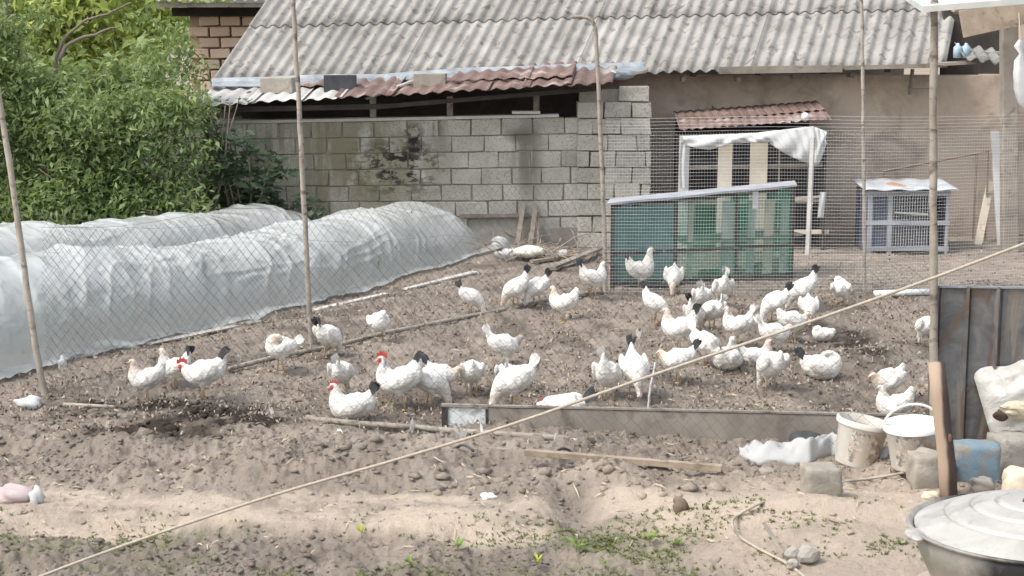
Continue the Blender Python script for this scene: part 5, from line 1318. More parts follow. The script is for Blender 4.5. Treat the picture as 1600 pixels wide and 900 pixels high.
def logmat():
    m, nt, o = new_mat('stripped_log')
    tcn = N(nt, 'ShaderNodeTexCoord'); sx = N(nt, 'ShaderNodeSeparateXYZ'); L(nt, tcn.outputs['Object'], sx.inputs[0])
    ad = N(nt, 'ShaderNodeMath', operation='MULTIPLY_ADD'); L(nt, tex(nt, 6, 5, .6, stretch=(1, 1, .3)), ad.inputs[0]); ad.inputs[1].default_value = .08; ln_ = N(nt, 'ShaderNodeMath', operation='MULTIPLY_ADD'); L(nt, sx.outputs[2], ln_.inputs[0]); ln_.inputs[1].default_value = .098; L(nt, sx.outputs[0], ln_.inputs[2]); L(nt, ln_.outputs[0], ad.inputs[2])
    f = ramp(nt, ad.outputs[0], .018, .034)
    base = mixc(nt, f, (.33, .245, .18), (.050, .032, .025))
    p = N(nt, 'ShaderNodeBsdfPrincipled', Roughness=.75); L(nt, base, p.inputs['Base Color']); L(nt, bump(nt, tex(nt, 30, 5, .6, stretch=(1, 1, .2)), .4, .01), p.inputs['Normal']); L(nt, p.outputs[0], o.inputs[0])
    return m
lp = GG(1485, 777); lt = D(1463, 566, lp.y + .05)
lo = thing('log_post', 'leaning log post, pale on one side with dark bark on the other', 'post', lp)
ax = (lt - lp)
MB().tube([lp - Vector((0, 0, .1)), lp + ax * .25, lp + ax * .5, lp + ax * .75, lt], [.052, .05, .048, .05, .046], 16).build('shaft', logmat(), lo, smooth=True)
MB().lump(lp + ax * .45 + Vector((.022, -.042, 0)), .02, 3, (.7, .4, 1.5), .1).build('knot', pm('knot', (.10, .06, .045), (.15, .09, .07), 5), lo, smooth=True)
# stones and blocks under the sack
def rock(px, py, size, mat, name, label, cat, seed, rz=0, boxy=.75, sq=(1, 1, 1), rough=.16, dz=0.0):
    p = GG(px, py); q = p + Vector((0, size * sq[1] * .8, size * sq[2] * .75 + dz))
    tag(MB().lump(q, size, seed, sq, rough, 4, boxy=boxy, rz=rz).build(name, mat, None, smooth=True, origin=p), label, cat)
rock(1456, 764, .115, M_CONC, 'stone_block', 'rough grey stone block behind the log post beside the lidded bucket', 'stone', 51, .1, .8, (1.15, 1, 1.05))
rock(1530, 757, .15, pm('blue_block', (.12, .18, .225), (.18, .25, .29), 4, .9, 30, .9, c3=(.22, .205, .18), p3=(.47, .57), s3=7), 'blue_block', 'blue painted concrete block under the torn sack', 'concrete block', 52, -.1, .9, (1.05, .8, .95), .06)
rock(1595, 752, .17, M_STONE, 'stone_block', 'big squared grey stone carrying the torn sack', 'stone', 53, .2, .85, (1.0, .9, .95), .08)
rock(1538, 774, .065, M_STONE, 'field_stone', 'small rounded stone in front of the blue block', 'stone', 54, 0, .3, (1.1, .9, .9), .3)
rock(1600, 792, .11, pm('sandstone', (.44, .38, .29), (.56, .50, .40), 6, .92, 40, .45), 'stone_block', 'pale sandstone lump by the cauldron lid', 'stone', 55, 0, .6, (1.0, .9, 1.1), .25)
rock(1455, 783, .04, MATS['sandstone'], 'field_stone', 'small tan stone at the foot of the log post', 'stone', 56, 0, .3, (1.3, .9, .7), .3)
# torn woven sack
def sackmat():
    m, nt, o = new_mat('woven_sack')
    base = mixc(nt, ramp(nt, tex(nt, 5), .35, .65), (.38, .367, .335), (.49, .475, .445))
    base = mixc(nt, ramp(nt, tex(nt, 16, 3, .5, stretch=(1, 1, 3.6)), .62, .66), base, (.47, .54, .52))
    base = mixc(nt, ramp(nt, tex(nt, 4, 3, .5, stretch=(1, 1, 2.2), dist=.4), .60, .66), base, (.60, .40, .37))
    p = N(nt, 'ShaderNodeBsdfPrincipled', Roughness=.55); L(nt, base, p.inputs['Base Color'])
    w_ = N(nt, 'ShaderNodeTexWave', Scale=90.0); L(nt, N(nt, 'ShaderNodeTexCoord').outputs['Object'], w_.inputs['Vector'])
    L(nt, bump(nt, tex(nt, 9, 6, .6, dist=1.6), .6, .025, bump(nt, w_.outputs['Fac'], .1, .002)), p.inputs['Normal']); L(nt, p.outputs[0], o.inputs[0])
    return m
sk = thing('torn_sack', 'torn white woven sack leaning on the rusty sheet, straw spilling out', 'sack', D(1585, 700, 10.75))
dK = 10.75
outl_l = [(1553, 690), (1545, 670), (1535, 635), (1525, 600), (1519, 583)]
outl_r = [(1700, 700), (1705, 660), (1705, 620), (1700, 580), (1690, 535)]
def sackP(front):
    def f(u, v):
        k = np.linspace(0, 1, 5)
        lx, ly = np.interp(v, k, [q[0] for q in outl_l]), np.interp(v, k, [q[1] for q in outl_l])
        rx, ry = np.interp(v, k, [q[0] for q in outl_r]), np.interp(v, k, [q[1] for q in outl_r])
        bul = .15 * (math.sin(math.pi * u) ** .6) * (math.sin(math.pi * (.06 + .9 * v)) ** .6) * front
        bul += .016 * math.sin(u * 19 + v * 8) * (math.sin(math.pi * u)) + .012 * math.sin(v * 27 - u * 9) * math.sin(math.pi * u)
        yy = ly + (ry - ly) * u - 4 * math.sin(u * 14) * v
        return D(lx + (rx - lx) * u, yy, dK - bul + .16 * v)
    return f
sb = MB().grid(sackP(1), 44, 36); sb.grid(sackP(-.6), 44, 36)
sb.build('bag', sackmat(), sk, smooth=True)
M_DKS = pm('dark_straw', (.20, .15, .10), (.30, .235, .16), 12, .95, 30, .5)
MB().lump(D(1590, 640, dK - .17), .075, 61, (1.3, .6, .75), .3, 3).build('straw_filling', pm('seedy_straw', (.42, .37, .27), (.55, .50, .38), 30, .95, 60, .7), sk)
MB().lump(D(1566, 648, dK - .145), .045, 62, (1.1, .5, .8), .25, 3).build('tear', pm('dark_tear', (.06, .042, .03), (.10, .075, .055), 5, .95), sk, smooth=True)
MB().lump(D(1580, 678, dK - .10), .05, 63, (1.8, .6, .42), .25, 3).build('tear', pm('brown_tear', (.18, .095, .065), (.26, .15, .11), 5, .95), sk, smooth=True)

# ------------------------------------------------------------------ cauldron on a clay stove
kp = D(1618, 826, 6.35)
kr = .46
kz = thing('cauldron', 'big cast aluminium cauldron with a ringed domed lid, sooty side', 'cauldron', kp - Vector((0, 0, .34)))
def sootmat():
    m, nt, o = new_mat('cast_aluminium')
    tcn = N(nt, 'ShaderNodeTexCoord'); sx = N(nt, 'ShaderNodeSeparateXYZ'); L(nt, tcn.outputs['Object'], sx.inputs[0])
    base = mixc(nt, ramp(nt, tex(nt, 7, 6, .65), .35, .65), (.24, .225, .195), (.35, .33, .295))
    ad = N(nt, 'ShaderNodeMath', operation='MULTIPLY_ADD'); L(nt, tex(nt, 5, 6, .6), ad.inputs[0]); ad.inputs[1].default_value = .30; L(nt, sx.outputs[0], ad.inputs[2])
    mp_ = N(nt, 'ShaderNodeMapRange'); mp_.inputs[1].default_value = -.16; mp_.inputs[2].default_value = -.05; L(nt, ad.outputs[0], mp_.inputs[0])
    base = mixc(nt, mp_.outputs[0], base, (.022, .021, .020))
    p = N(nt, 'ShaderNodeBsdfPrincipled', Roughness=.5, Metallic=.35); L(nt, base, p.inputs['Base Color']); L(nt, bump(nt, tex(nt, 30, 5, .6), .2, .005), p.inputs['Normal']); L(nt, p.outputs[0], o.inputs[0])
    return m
def lidmat():
    m, nt, o = new_mat('lid_aluminium')
    base = mixc(nt, ramp(nt, tex(nt, 5, 6, .65, dist=.5), .35, .7), (.32, .308, .28), (.42, .405, .375))
    base = mixc(nt, ramp(nt, tex(nt, 3.5, 6, .7, dist=1.0), .52, .70), base, (.15, .138, .12))
    p = N(nt, 'ShaderNodeBsdfPrincipled', Roughness=.5, Metallic=.12); L(nt, base, p.inputs['Base Color']); L(nt, bump(nt, tex(nt, 22, 5, .6), .15, .005), p.inputs['Normal']); L(nt, p.outputs[0], o.inputs[0])
    return m
bowl = [(kr, 0), (kr * 1.01, .008), (kr * .985, .012), (kr * .96, -.002), (kr * .93, -.012), (kr * .955, -.02), (kr * .90, -.10), (kr * .80, -.20), (kr * .62, -.29), (kr * .35, -.335), (0, -.35)]
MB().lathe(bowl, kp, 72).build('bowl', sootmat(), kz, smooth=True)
lidp = []
for i in range(110):
    q = i / 109; r = kr * .945 * (1 - q); z = .005 + .105 * (1 - (1 - q) ** 2.2)
    z += -.010 * math.exp(-((r / kr - .70) / .016) ** 2) - .010 * math.exp(-((r / kr - .50) / .016) ** 2) - .010 * math.exp(-((r / kr - .30) / .018) ** 2)
    lidp.append((r, z))
MB().lathe([(kr * .945, -.004)] + lidp, kp, 72).build('lid', lidmat(), kz, smooth=True)
hpts = [kp + Vector((-.055 + .11 * q, -.02, .112 + .055 * math.sin(math.pi * q) ** .7 - .012)) for q in np.linspace(0, 1, 12)]
MB().tube(hpts, .008, 8).build('lid_handle', pm('handle_iron', (.10, .10, .10), (.16, .16, .16), 5, .5, metal=.6), kz, smooth=True)
for s_ in (-1, 1):
    q = kp + Vector((s_ * kr * .985, -.06, -.004))
    MB().lump(q, .05, 9, (.75, 1.5, .28), .05, 3).build('lug', lidmat() if 'lid_aluminium' not in MATS else MATS['lid_aluminium'], kz, smooth=True)
st = MB().lathe([(kr * .70, kp.z - .26), (kr * 1.0, kp.z - .27), (kr * 1.08, kp.z - .35), (kr * 1.15, -.2)], (kp.x, kp.y, 0), 40)
tag(st.build('clay_stove', M_PLASTER, None, smooth=True, origin=(kp.x, kp.y, 0)), 'round clay stove carrying the cauldron', 'stove')
# ------------------------------------------------------------------ hens
def hen_material():
    m, nt, o = new_mat('plumage')
    a = N(nt, 'ShaderNodeVertexColor'); a.layer_name = 'col'
    tc = N(nt, 'ShaderNodeTexCoord')
    mp = N(nt, 'ShaderNodeMapping'); mp.inputs['Scale'].default_value = (34, 40, 52); L(nt, tc.outputs['Object'], mp.inputs[0])
    v = N(nt, 'ShaderNodeTexVoronoi', Scale=1.0); L(nt, mp.outputs[0], v.inputs['Vector'])
    d = ramp(nt, v.outputs['Distance'], .15, .75, (1, 1, 1), (.80, .78, .75))
    c = mixc(nt, 1.0, a.outputs[0], d, 'MULTIPLY')
    oi = N(nt, 'ShaderNodeObjectInfo'); hv = N(nt, 'ShaderNodeHueSaturation'); mr = N(nt, 'ShaderNodeMapRange'); mr.inputs[3].default_value = .90; mr.inputs[4].default_value = 1.05
    L(nt, oi.outputs['Random'], mr.inputs[0]); L(nt, mr.outputs[0], hv.inputs['Value']); L(nt, c, hv.inputs['Color'])
    p = N(nt, 'ShaderNodeBsdfPrincipled', Roughness=.85); p.inputs['Specular IOR Level'].default_value = .15
    p.inputs['Sheen Weight'].default_value = .2
    L(nt, hv.outputs[0], p.inputs['Base Color'])
    b1 = bump(nt, v.outputs['Distance'], .5, .006)
    L(nt, bump(nt, tex(nt, 60, 5, .7, stretch=(.35, 1, 1)), .5, .005, b1), p.inputs['Normal'])
    L(nt, p.outputs[0], o.inputs[0])
    return m
M_HEN = hen_material()
M_COMB = pm('comb_red', (.42, .055, .05), (.55, .10, .085), 20, .6, 60, .3, vary=.05)
M_COMBP = pm('comb_pink', (.52, .25, .20), (.62, .36, .30), 20, .6, 60, .3, vary=.05)
M_BEAK = pm('beak_horn', (.45, .33, .18), (.55, .42, .25), 20, .5, vary=0)
M_EYE = pm('eye_dark', (.02, .015, .01), (.03, .02, .015), 5, .2, vary=0)
M_TAILB = pm('tail_black', (.016, .017, .020), (.040, .042, .046), 25, .45, 40, .3, vary=0, spec=.5)
M_TAILW = pm('tail_white', (.62, .60, .56), (.74, .725, .69), 25, .8, 40, .3, vary=0)

def ring_sweep(path, n=18):
    """path rows: x y z ry rz ; rings across the tangent"""
    P = catmull(path, 5); V = []; F = []
    for i, p in enumerate(P):
        t = P[min(i + 1, len(P) - 1)][:3] - P[max(i - 1, 0)][:3]; t = t / (np.linalg.norm(t) + 1e-9)
        side = np.cross(np.array([0, 0, 1.0]) if abs(t[2]) < .95 else np.array([-1.0, 0, 0]), t)
        # keep the side axis lateral to the bird
        lat = np.array([0, 1.0, 0]); s = lat - t * lat.dot(t); s = s / (np.linalg.norm(s) + 1e-9)
        u = np.cross(t, s)
        for k in range(n):
            a = 2 * math.pi * k / n
            V.append(p[:3] + s * math.cos(a) * max(p[3], .002) + u * math.sin(a) * max(p[4], .002))
    m = len(P)
    for i in range(m - 1):
        for k in range(n): F.append((i * n + k, i * n + (k + 1) % n, (i + 1) * n + (k + 1) % n, (i + 1) * n + k))
    F.append(tuple(range(n))[::-1]); F.append(tuple(range((m - 1) * n, m * n)))
    return V, F
POSES = {
 # tail tip .. rump .. back .. breast .. neck .. head .. bill root
 'stand': dict(path=[(-.185, 0, .300, .012, .020), (-.155, 0, .262, .026, .036), (-.115, 0, .222, .050, .052), (-.06, 0, .190, .074, .072), (0, 0, .172, .085, .083), (.055, 0, .178, .078, .080), (.095, 0, .205, .056, .064), (.112, 0, .245, .038, .046), (.118, 0, .285, .027, .033), (.126, 0, .315, .024, .028), (.146, 0, .322, .020, .021), (.160, 0, .318, .010, .011)], hd=(.136, 0, .322), hdir=(1, 0, -.1)),
 'tall': dict(path=[(-.175, 0, .300, .014, .024), (-.15, 0, .265, .028, .040), (-.11, 0, .232, .050, .054), (-.055, 0, .205, .075, .074), (0, 0, .195, .086, .084), (.05, 0, .210, .076, .080), (.082, 0, .250, .056, .062), (.094, 0, .300, .040, .046), (.102, 0, .350, .028, .033), (.112, 0, .390, .025, .028), (.132, 0, .397, .020, .021), (.146, 0, .392, .010, .011)], hd=(.122, 0, .397), hdir=(1, 0, -.15), leg=.02),
 'peck': dict(path=[(-.165, 0, .330, .010, .018), (-.145, 0, .290, .024, .034), (-.110, 0, .245, .050, .052), (-.06, 0, .205, .075, .073), (0, 0, .172, .085, .082), (.055, 0, .150, .076, .078), (.10, 0, .130, .052, .058), (.135, 0, .100, .034, .040), (.155, 0, .065, .026, .030), (.170, 0, .038, .022, .025), (.182, 0, .020, .016, .016)], hd=(.172, 0, .042), hdir=(.5, 0, -1)),
 'peck_flat': dict(path=[(-.175, 0, .265, .010, .018), (-.150, 0, .240, .026, .034), (-.110, 0, .216, .050, .052), (-.06, 0, .194, .075, .073), (0, 0, .172, .085, .082), (.055, 0, .150, .076, .078), (.10, 0, .130, .052, .058), (.135, 0, .100, .034, .040), (.155, 0, .065, .026, .030), (.170, 0, .038, .022, .025), (.182, 0, .020, .016, .016)], hd=(.172, 0, .042), hdir=(.5, 0, -1)),
 'low': dict(path=[(-.195, 0, .265, .012, .020), (-.16, 0, .238, .026, .036), (-.115, 0, .212, .050, .052), (-.06, 0, .188, .074, .072), (0, 0, .175, .085, .083), (.055, 0, .172, .078, .080), (.10, 0, .180, .056, .060), (.135, 0, .195, .038, .042), (.155, 0, .215, .028, .032), (.172, 0, .228, .024, .026), (.192, 0, .226, .018, .019), (.205, 0, .220, .010, .011)], hd=(.182, 0, .230), hdir=(1, 0, -.2)),
 'tuck': dict(path=[(-.155, 0, .215, .012, .020), (-.13, 0, .205, .030, .038), (-.10, 0, .195, .052, .055), (-.05, 0, .185, .078, .078), (0, 0, .182, .088, .088), (.045, 0, .195, .080, .080), (.065, .01, .232, .058, .058), (.058, .03, .262, .042, .042), (.040, .045, .272, .034, .034), (.018, .055, .262, .022, .024), (.004, .06, .252, .012, .012)], hd=(.03, .05, .27), hdir=(-1, .5, -.3)),
 'sit': dict(path=[(-.185, 0, .165, .012, .020), (-.155, 0, .140, .028, .036), (-.115, 0, .112, .052, .054), (-.06, 0, .088, .080, .070), (0, 0, .078, .092, .078), (.055, 0, .085, .084, .078), (.092, 0, .115, .058, .062), (.108, 0, .155, .038, .045), (.114, 0, .190, .028, .033), (.124, 0, .216, .024, .027), (.144, 0, .221, .019, .020), (.156, 0, .217, .010, .011)], hd=(.134, 0, .221), hdir=(1, 0, -.1), leg=None),
 'preen': dict(path=[(-.185, 0, .145, .014, .022), (-.155, 0, .128, .030, .036), (-.115, 0, .108, .054, .054), (-.06, 0, .090, .080, .072), (0, 0, .080, .092, .080), (.055, 0, .088, .086, .082), (.095, 0, .115, .060, .066), (.098, .01, .150, .042, .048), (.075, .02, .172, .034, .036), (.045, .03, .170, .028, .030), (.02, .038, .155, .020, .022), (.008, .04, .145, .012, .012)], hd=(.035, .034, .168), hdir=(-1, .25, -.5), leg=None),
 'lie': dict(path=[(-.16, 0, .07, .012, .016), (-.13, 0, .065, .034, .032), (-.09, 0, .058, .060, .048), (-.04, 0, .052, .080, .055), (.01, 0, .050, .086, .056), (.06, 0, .052, .074, .052), (.10, 0, .055, .048, .044), (.13, 0, .06, .030, .032), (.155, 0, .062, .024, .026), (.178, 0, .06, .014, .016)], hd=(.16, 0, .066), hdir=(1, 0, -.1), leg=None),
}
DG = None
def blade(mb, root, d, l, w_, lat, bend, droop=0.0):
    """one tail feather as a thin curved vane"""
    root, d, lat = Vector(root), Vector(d).normalized(), Vector(lat).normalized()
    nb = d.cross(lat).normalized(); vs = []
    for i in range(7):
        q = i / 6; c = root + d * l * q - nb * bend * q * q + Vector((-.55, 0, -1)) * droop * q * q
        ww = w_ * (.55 + .9 * q - 1.35 * q ** 4)
        vs += [c + lat * ww, c - lat * ww]
    mb.add(vs, [(2 * i, 2 * i + 1, 2 * i + 3, 2 * i + 2) for i in range(6)])
PROTO = {}
def hen_proto(pose, tail, neck, big=False, legs='std'):
    key = (pose, tail, neck, big, legs)
    if key in PROTO: return PROTO[key]
    S = POSES[pose]; rr = random.Random(hash(key) % 9999 if False else len(PROTO) + 5)
    mb = MB(); path = [list(q) for q in S['path']]
    for i, q in enumerate(path):
        k_ = (1, 1.12, 1.22, 1.22, 1.18, 1.16, 1.16, 1.1)[i] if i < 8 else 1.0
        q[3] *= k_ * .96; q[4] *= k_ * (.97 if i in (3, 4) else 1)
        q[0] *= .84
        if S.get('leg', 0) is not None:
            q[2] += .034 * (1.0 if not pose.startswith('peck') else max(0.0, min(1.0, (8 - i) / 3)))
        if i < 2 and pose != 'tuck': q[2] += (.030, .014)[i]; q[0] += (.012, .006)[i]
        if pose in ('sit', 'preen', 'lie') and 2 <= i <= 6: q[2] += .010
    if big:
        for i, q in enumerate(path):
            if i < 3: q[3] *= 1.2; q[4] *= 1.2
    V, F = ring_sweep(path); mb.add(V, F)
    bp = np.array(path[4][:3]); bc = np.array(path[3][:3])
    axd = Vector(tuple(np.array(path[5][:3]) - np.array(path[2][:3]))).normalized(); pit = math.atan2(axd.z, axd.x)
    Ry = Matrix.Rotation(-pit, 3, 'Y')
    v, f = ico(3)
    for s in (-1, 1):                                            # folded wings, proud of the flank
        w_ = v * np.array([.098, .026, .048]); w_[:, 2] -= .25 * np.abs(w_[:, 0] + .02) * (w_[:, 0] < 0) * 0
        w_ = np.array([tuple(Ry @ (Matrix.Rotation(.22, 3, 'Y') @ Vector(p))) for p in w_])
        c = .55 * bp + .45 * bc + np.array([-.012, s * path[4][3] * .90, path[4][4] * .12])
        mb.add(w_ + c, f)
    legx = path[4][0] - .005; hip = path[4][2]
    has = S.get('leg', 0) is not None
    stance = {'std': ((.012, 0), (-.018, 0)), 'stride': ((.085, .0), (-.055, .0)), 'raise': ((.06, .05), (-.01, 0))}[legs]
    if has:
        for s, (dx, dz) in zip((-1, 1), stance):
            a = Vector((legx, s * .045, hip - .03)); b = Vector((legx + .010 + dx * .3, s * .042, .104 + dz))
            mb.tube([a, a.lerp(b, .5), b], [.046, .032, .013], 10)
    me = bpy.data.meshes.new('tmp'); me.from_pydata([tuple(p) for p in mb.v], [], mb.f); me.update()
    ob = bpy.data.objects.new('tmp', me); COL.objects.link(ob)
    r = ob.modifiers.new('r', 'REMESH'); r.mode = 'VOXEL'; r.voxel_size = .0062
    sm = ob.modifiers.new('s', 'SMOOTH'); sm.iterations = 3; sm.factor = .5
    dg = bpy.context.evaluated_depsgraph_get(); me2 = bpy.data.meshes.new_from_object(ob.evaluated_get(dg))
    nv = len(me2.vertices); co = np.empty(nv * 3); me2.vertices.foreach_get('co', co); co = co.reshape(-1, 3)
    faces = [tuple(p.vertices) for p in me2.polygons]
    bpy.data.objects.remove(ob); bpy.data.meshes.remove(me); bpy.data.meshes.remove(me2)
    # ruffled feather edges
    nz = fbm(co[:, 0] * 40 + co[:, 1] * 17, co[:, 2] * 46, 3, 2) * .0035
    ctr = np.array([0, 0, hip]); dv = co - ctr; dv /= np.linalg.norm(dv, axis=1, keepdims=True) + 1e-6
    co = co + dv * nz[:, None]
    col = np.empty((nv, 4)); col[:] = (.76, .745, .71, 1)
    hd = np.array(path[-3][:3]); pk = np.array(path[7][:3])
    dn = np.linalg.norm(co - (hd * .45 + pk * .55), axis=1); k = np.clip(1 - dn / .085, 0, 1) * (co[:, 0] > path[4][0])
    stripes = vnoise(co[:, 0] * 55 + co[:, 2] * 20, co[:, 1] * 120, 4)
    tint = {'w': (.79, .765, .715), 'tan': (.68, .58, .47), 'pink': (.70, .57, .50), 'grey': (.30, .295, .285)}[neck]
    kk = np.clip(k * 1.8, 0, 1) * (np.clip((stripes - .35) * 3, .15, 1) if neck == 'grey' else 1.0)
    for c in range(3): col[:, c] = col[:, c] * (1 - kk) + tint[c] * kk
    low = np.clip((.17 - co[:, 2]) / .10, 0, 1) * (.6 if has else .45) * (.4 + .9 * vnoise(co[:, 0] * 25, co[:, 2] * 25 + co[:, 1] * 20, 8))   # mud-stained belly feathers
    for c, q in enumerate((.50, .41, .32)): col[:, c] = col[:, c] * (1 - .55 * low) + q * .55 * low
    mb = MB(); mb.add(co, faces)
    cols = [tuple(q) for q in col]
    if has:
        for s, (dx, dz) in zip((-1, 1), stance):
            b = Vector((legx + .010 + dx * .3, s * .042, .110 + dz)); ft = Vector((legx + dx + .004, s * .042, .007 + dz * .75)); mid = b.lerp(ft, .15) + Vector((-.006, 0, 0))
            n0 = len(mb.v)
            mb.tube([b, mid, ft], [.0105, .0068, .0062], 7)
            for an, l in ((0, .042), (.62, .036), (-.62, .036), (math.pi, .018)):
                mb.tube([ft, ft + Vector((math.cos(an) * l * .6, math.sin(an) * l * .6, .003)), ft + Vector((math.cos(an) * l, math.sin(an) * l, -.005))], [.0055, .0048, .0025], 5)
            cols += [(.50, .36, .20, 1)] * (len(mb.v) - n0)
    out = {}
    me = bpy.data.meshes.new('body'); me.from_pydata([tuple(p) for p in mb.v], [], mb.f)
    a = me.color_attributes.new('col', 'FLOAT_COLOR', 'POINT'); a.data.foreach_set('color', np.array(cols, dtype=np.float32).ravel())
    me.polygons.foreach_set('use_smooth', [True] * len(me.polygons)); me.materials.append(M_HEN); me.update()
    parts = [('body', me)]
    # head furniture
    h = Vector(path[-2][:3]) * .5 + Vector(path[-3][:3]) * .5; hd_ = Vector(S['hdir']).normalized(); upv = (Vector((0, 0, 1)) - hd_ * hd_.z)
    upv = upv.normalized() if upv.length > .2 else Vector((-1, 0, 0)); lat = hd_.cross(upv).normalized()
    def part(nm, b, mt, smooth=False):
        m2 = bpy.data.meshes.new(nm); m2.from_pydata([tuple(p) for p in b.v], [], b.f)
        m2.materials.append(mt); m2.polygons.foreach_set('use_smooth', [smooth] * len(m2.polygons)); m2.update(); parts.append((nm, m2))
    b = MB(); t0 = h + hd_ * .016 - upv * .003; b.tube([t0, t0 + hd_ * .012, t0 + hd_ * .028 - upv * .005], [.0095, .007, .0015], 7); part('beak', b, M_BEAK, True)
    cs = 1.0 if not big else (1.35 if pose in ('sit', 'lie') else 1.9)
    red = M_COMB if (big or neck == 'red') else M_COMBP
    b = MB(); prof = [(.014, .006), (.010, .020), (.003, .016), (-.003, .026), (-.009, .018), (-.015, .023), (-.020, .013), (-.026, .012), (-.024, -.004)]
    base = h + upv * .013
    front_ = [base + hd_ * x * cs + upv * z * cs for x, z in prof]
    for s in (-1, 1): b.add([q + lat * s * .003 * cs for q in front_] + [base - upv * .006], [(i, i + 1, 9) if s > 0 else (i + 1, i, 9) for i in range(8)])
    b.add([q + lat * .003 * cs for q in front_] + [q - lat * .003 * cs for q in front_], [(i, i + 9, i + 10, i + 1) for i in range(8)]); part('comb', b, red)
    b = MB()
    for s in (-1, 1): b.lump(h + hd_ * .010 - upv * (.018 + .010 * (cs - 1)) + lat * s * .008, .011 * (1 + .55 * (cs - 1)), 3, (.7, .45, 1.2), .05, 2)
    if big:
        for s in (-1, 1): b.lump(h + hd_ * .004 - upv * .002 + lat * s * .017, .017, 4, (1, .5, 1), .05, 2)
    part('wattles', b, red, True)
    for s in (-1, 1):
        b = MB(); b.lump(h + hd_ * .008 + upv * .005 + lat * s * .0225, .0042, 1, (1, 1, 1), 0, 1); part('eye', b, M_EYE, True)
    # tail feathers
    tp = Vector(path[0][:3]); t2 = Vector(path[2][:3]); td = (tp - t2).normalized(); b = MB()
    if tail in ('b', 'w', 'd'):
        for k in range(9):
            q = (k - 4) / 4; s = math.copysign(1, q) if k != 4 else 1
            el = (1 - abs(q)) * .55 - .22
            up_ = Vector((-td.z, 0, td.x)); up_ = up_ if up_.z > 0 else -up_
            d = (td + up_ * el * .9 + Vector((0, s * abs(q) * .28, 0))).normalized()
            blade(b, t2.lerp(tp, .55) + Vector((0, s * abs(q) * .012, 0)), d, .095 + .02 * rr.random(), .019, Vector((-d.z * .9, .35 * s, d.x * .9)), .012)
    elif tail == 's':
        for k in range(15):
            s = -1 if k % 2 else 1; q = k / 14
            d = (td * .6 + Vector((.12, s * .10 * (1 + q), .95 - .55 * q))).normalized()
            blade(b, t2.lerp(tp, .35 + .3 * q) + Vector((0, s * .014, 0)), d, .13 + .04 * rr.random(), .020, Vector((-d.z * .8, s * .35, d.x * .8)), 0.0, .045 + .035 * q)
    if tail: part('tail', b, M_TAILW if tail == 'w' else M_TAILB)
    PROTO[key] = parts
    return parts
def hen(px, py, head, pose, tail, neck, label, size=1.0, big=False, legs='std', cat='hen', name='hen', group='flock of white hens in the pen', yaw=0, zoff=0.0):
    p = GG(px, py)
    root = bpy.data.objects.new(name, None); COL.objects.link(root); root.empty_display_size = .1
    root.location = p + Vector((0, 0, -.004 + zoff)); root.rotation_euler = (0, 0, math.radians(head)); root.scale = (size,) * 3
    tag(root, label, cat, group)
    for nm, me in hen_proto(pose, tail, neck, big, legs):
        o = bpy.data.objects.new(nm, me); COL.objects.link(o); o.parent = root
    return root
ROO = dict(cat='rooster', name='rooster', big=True)
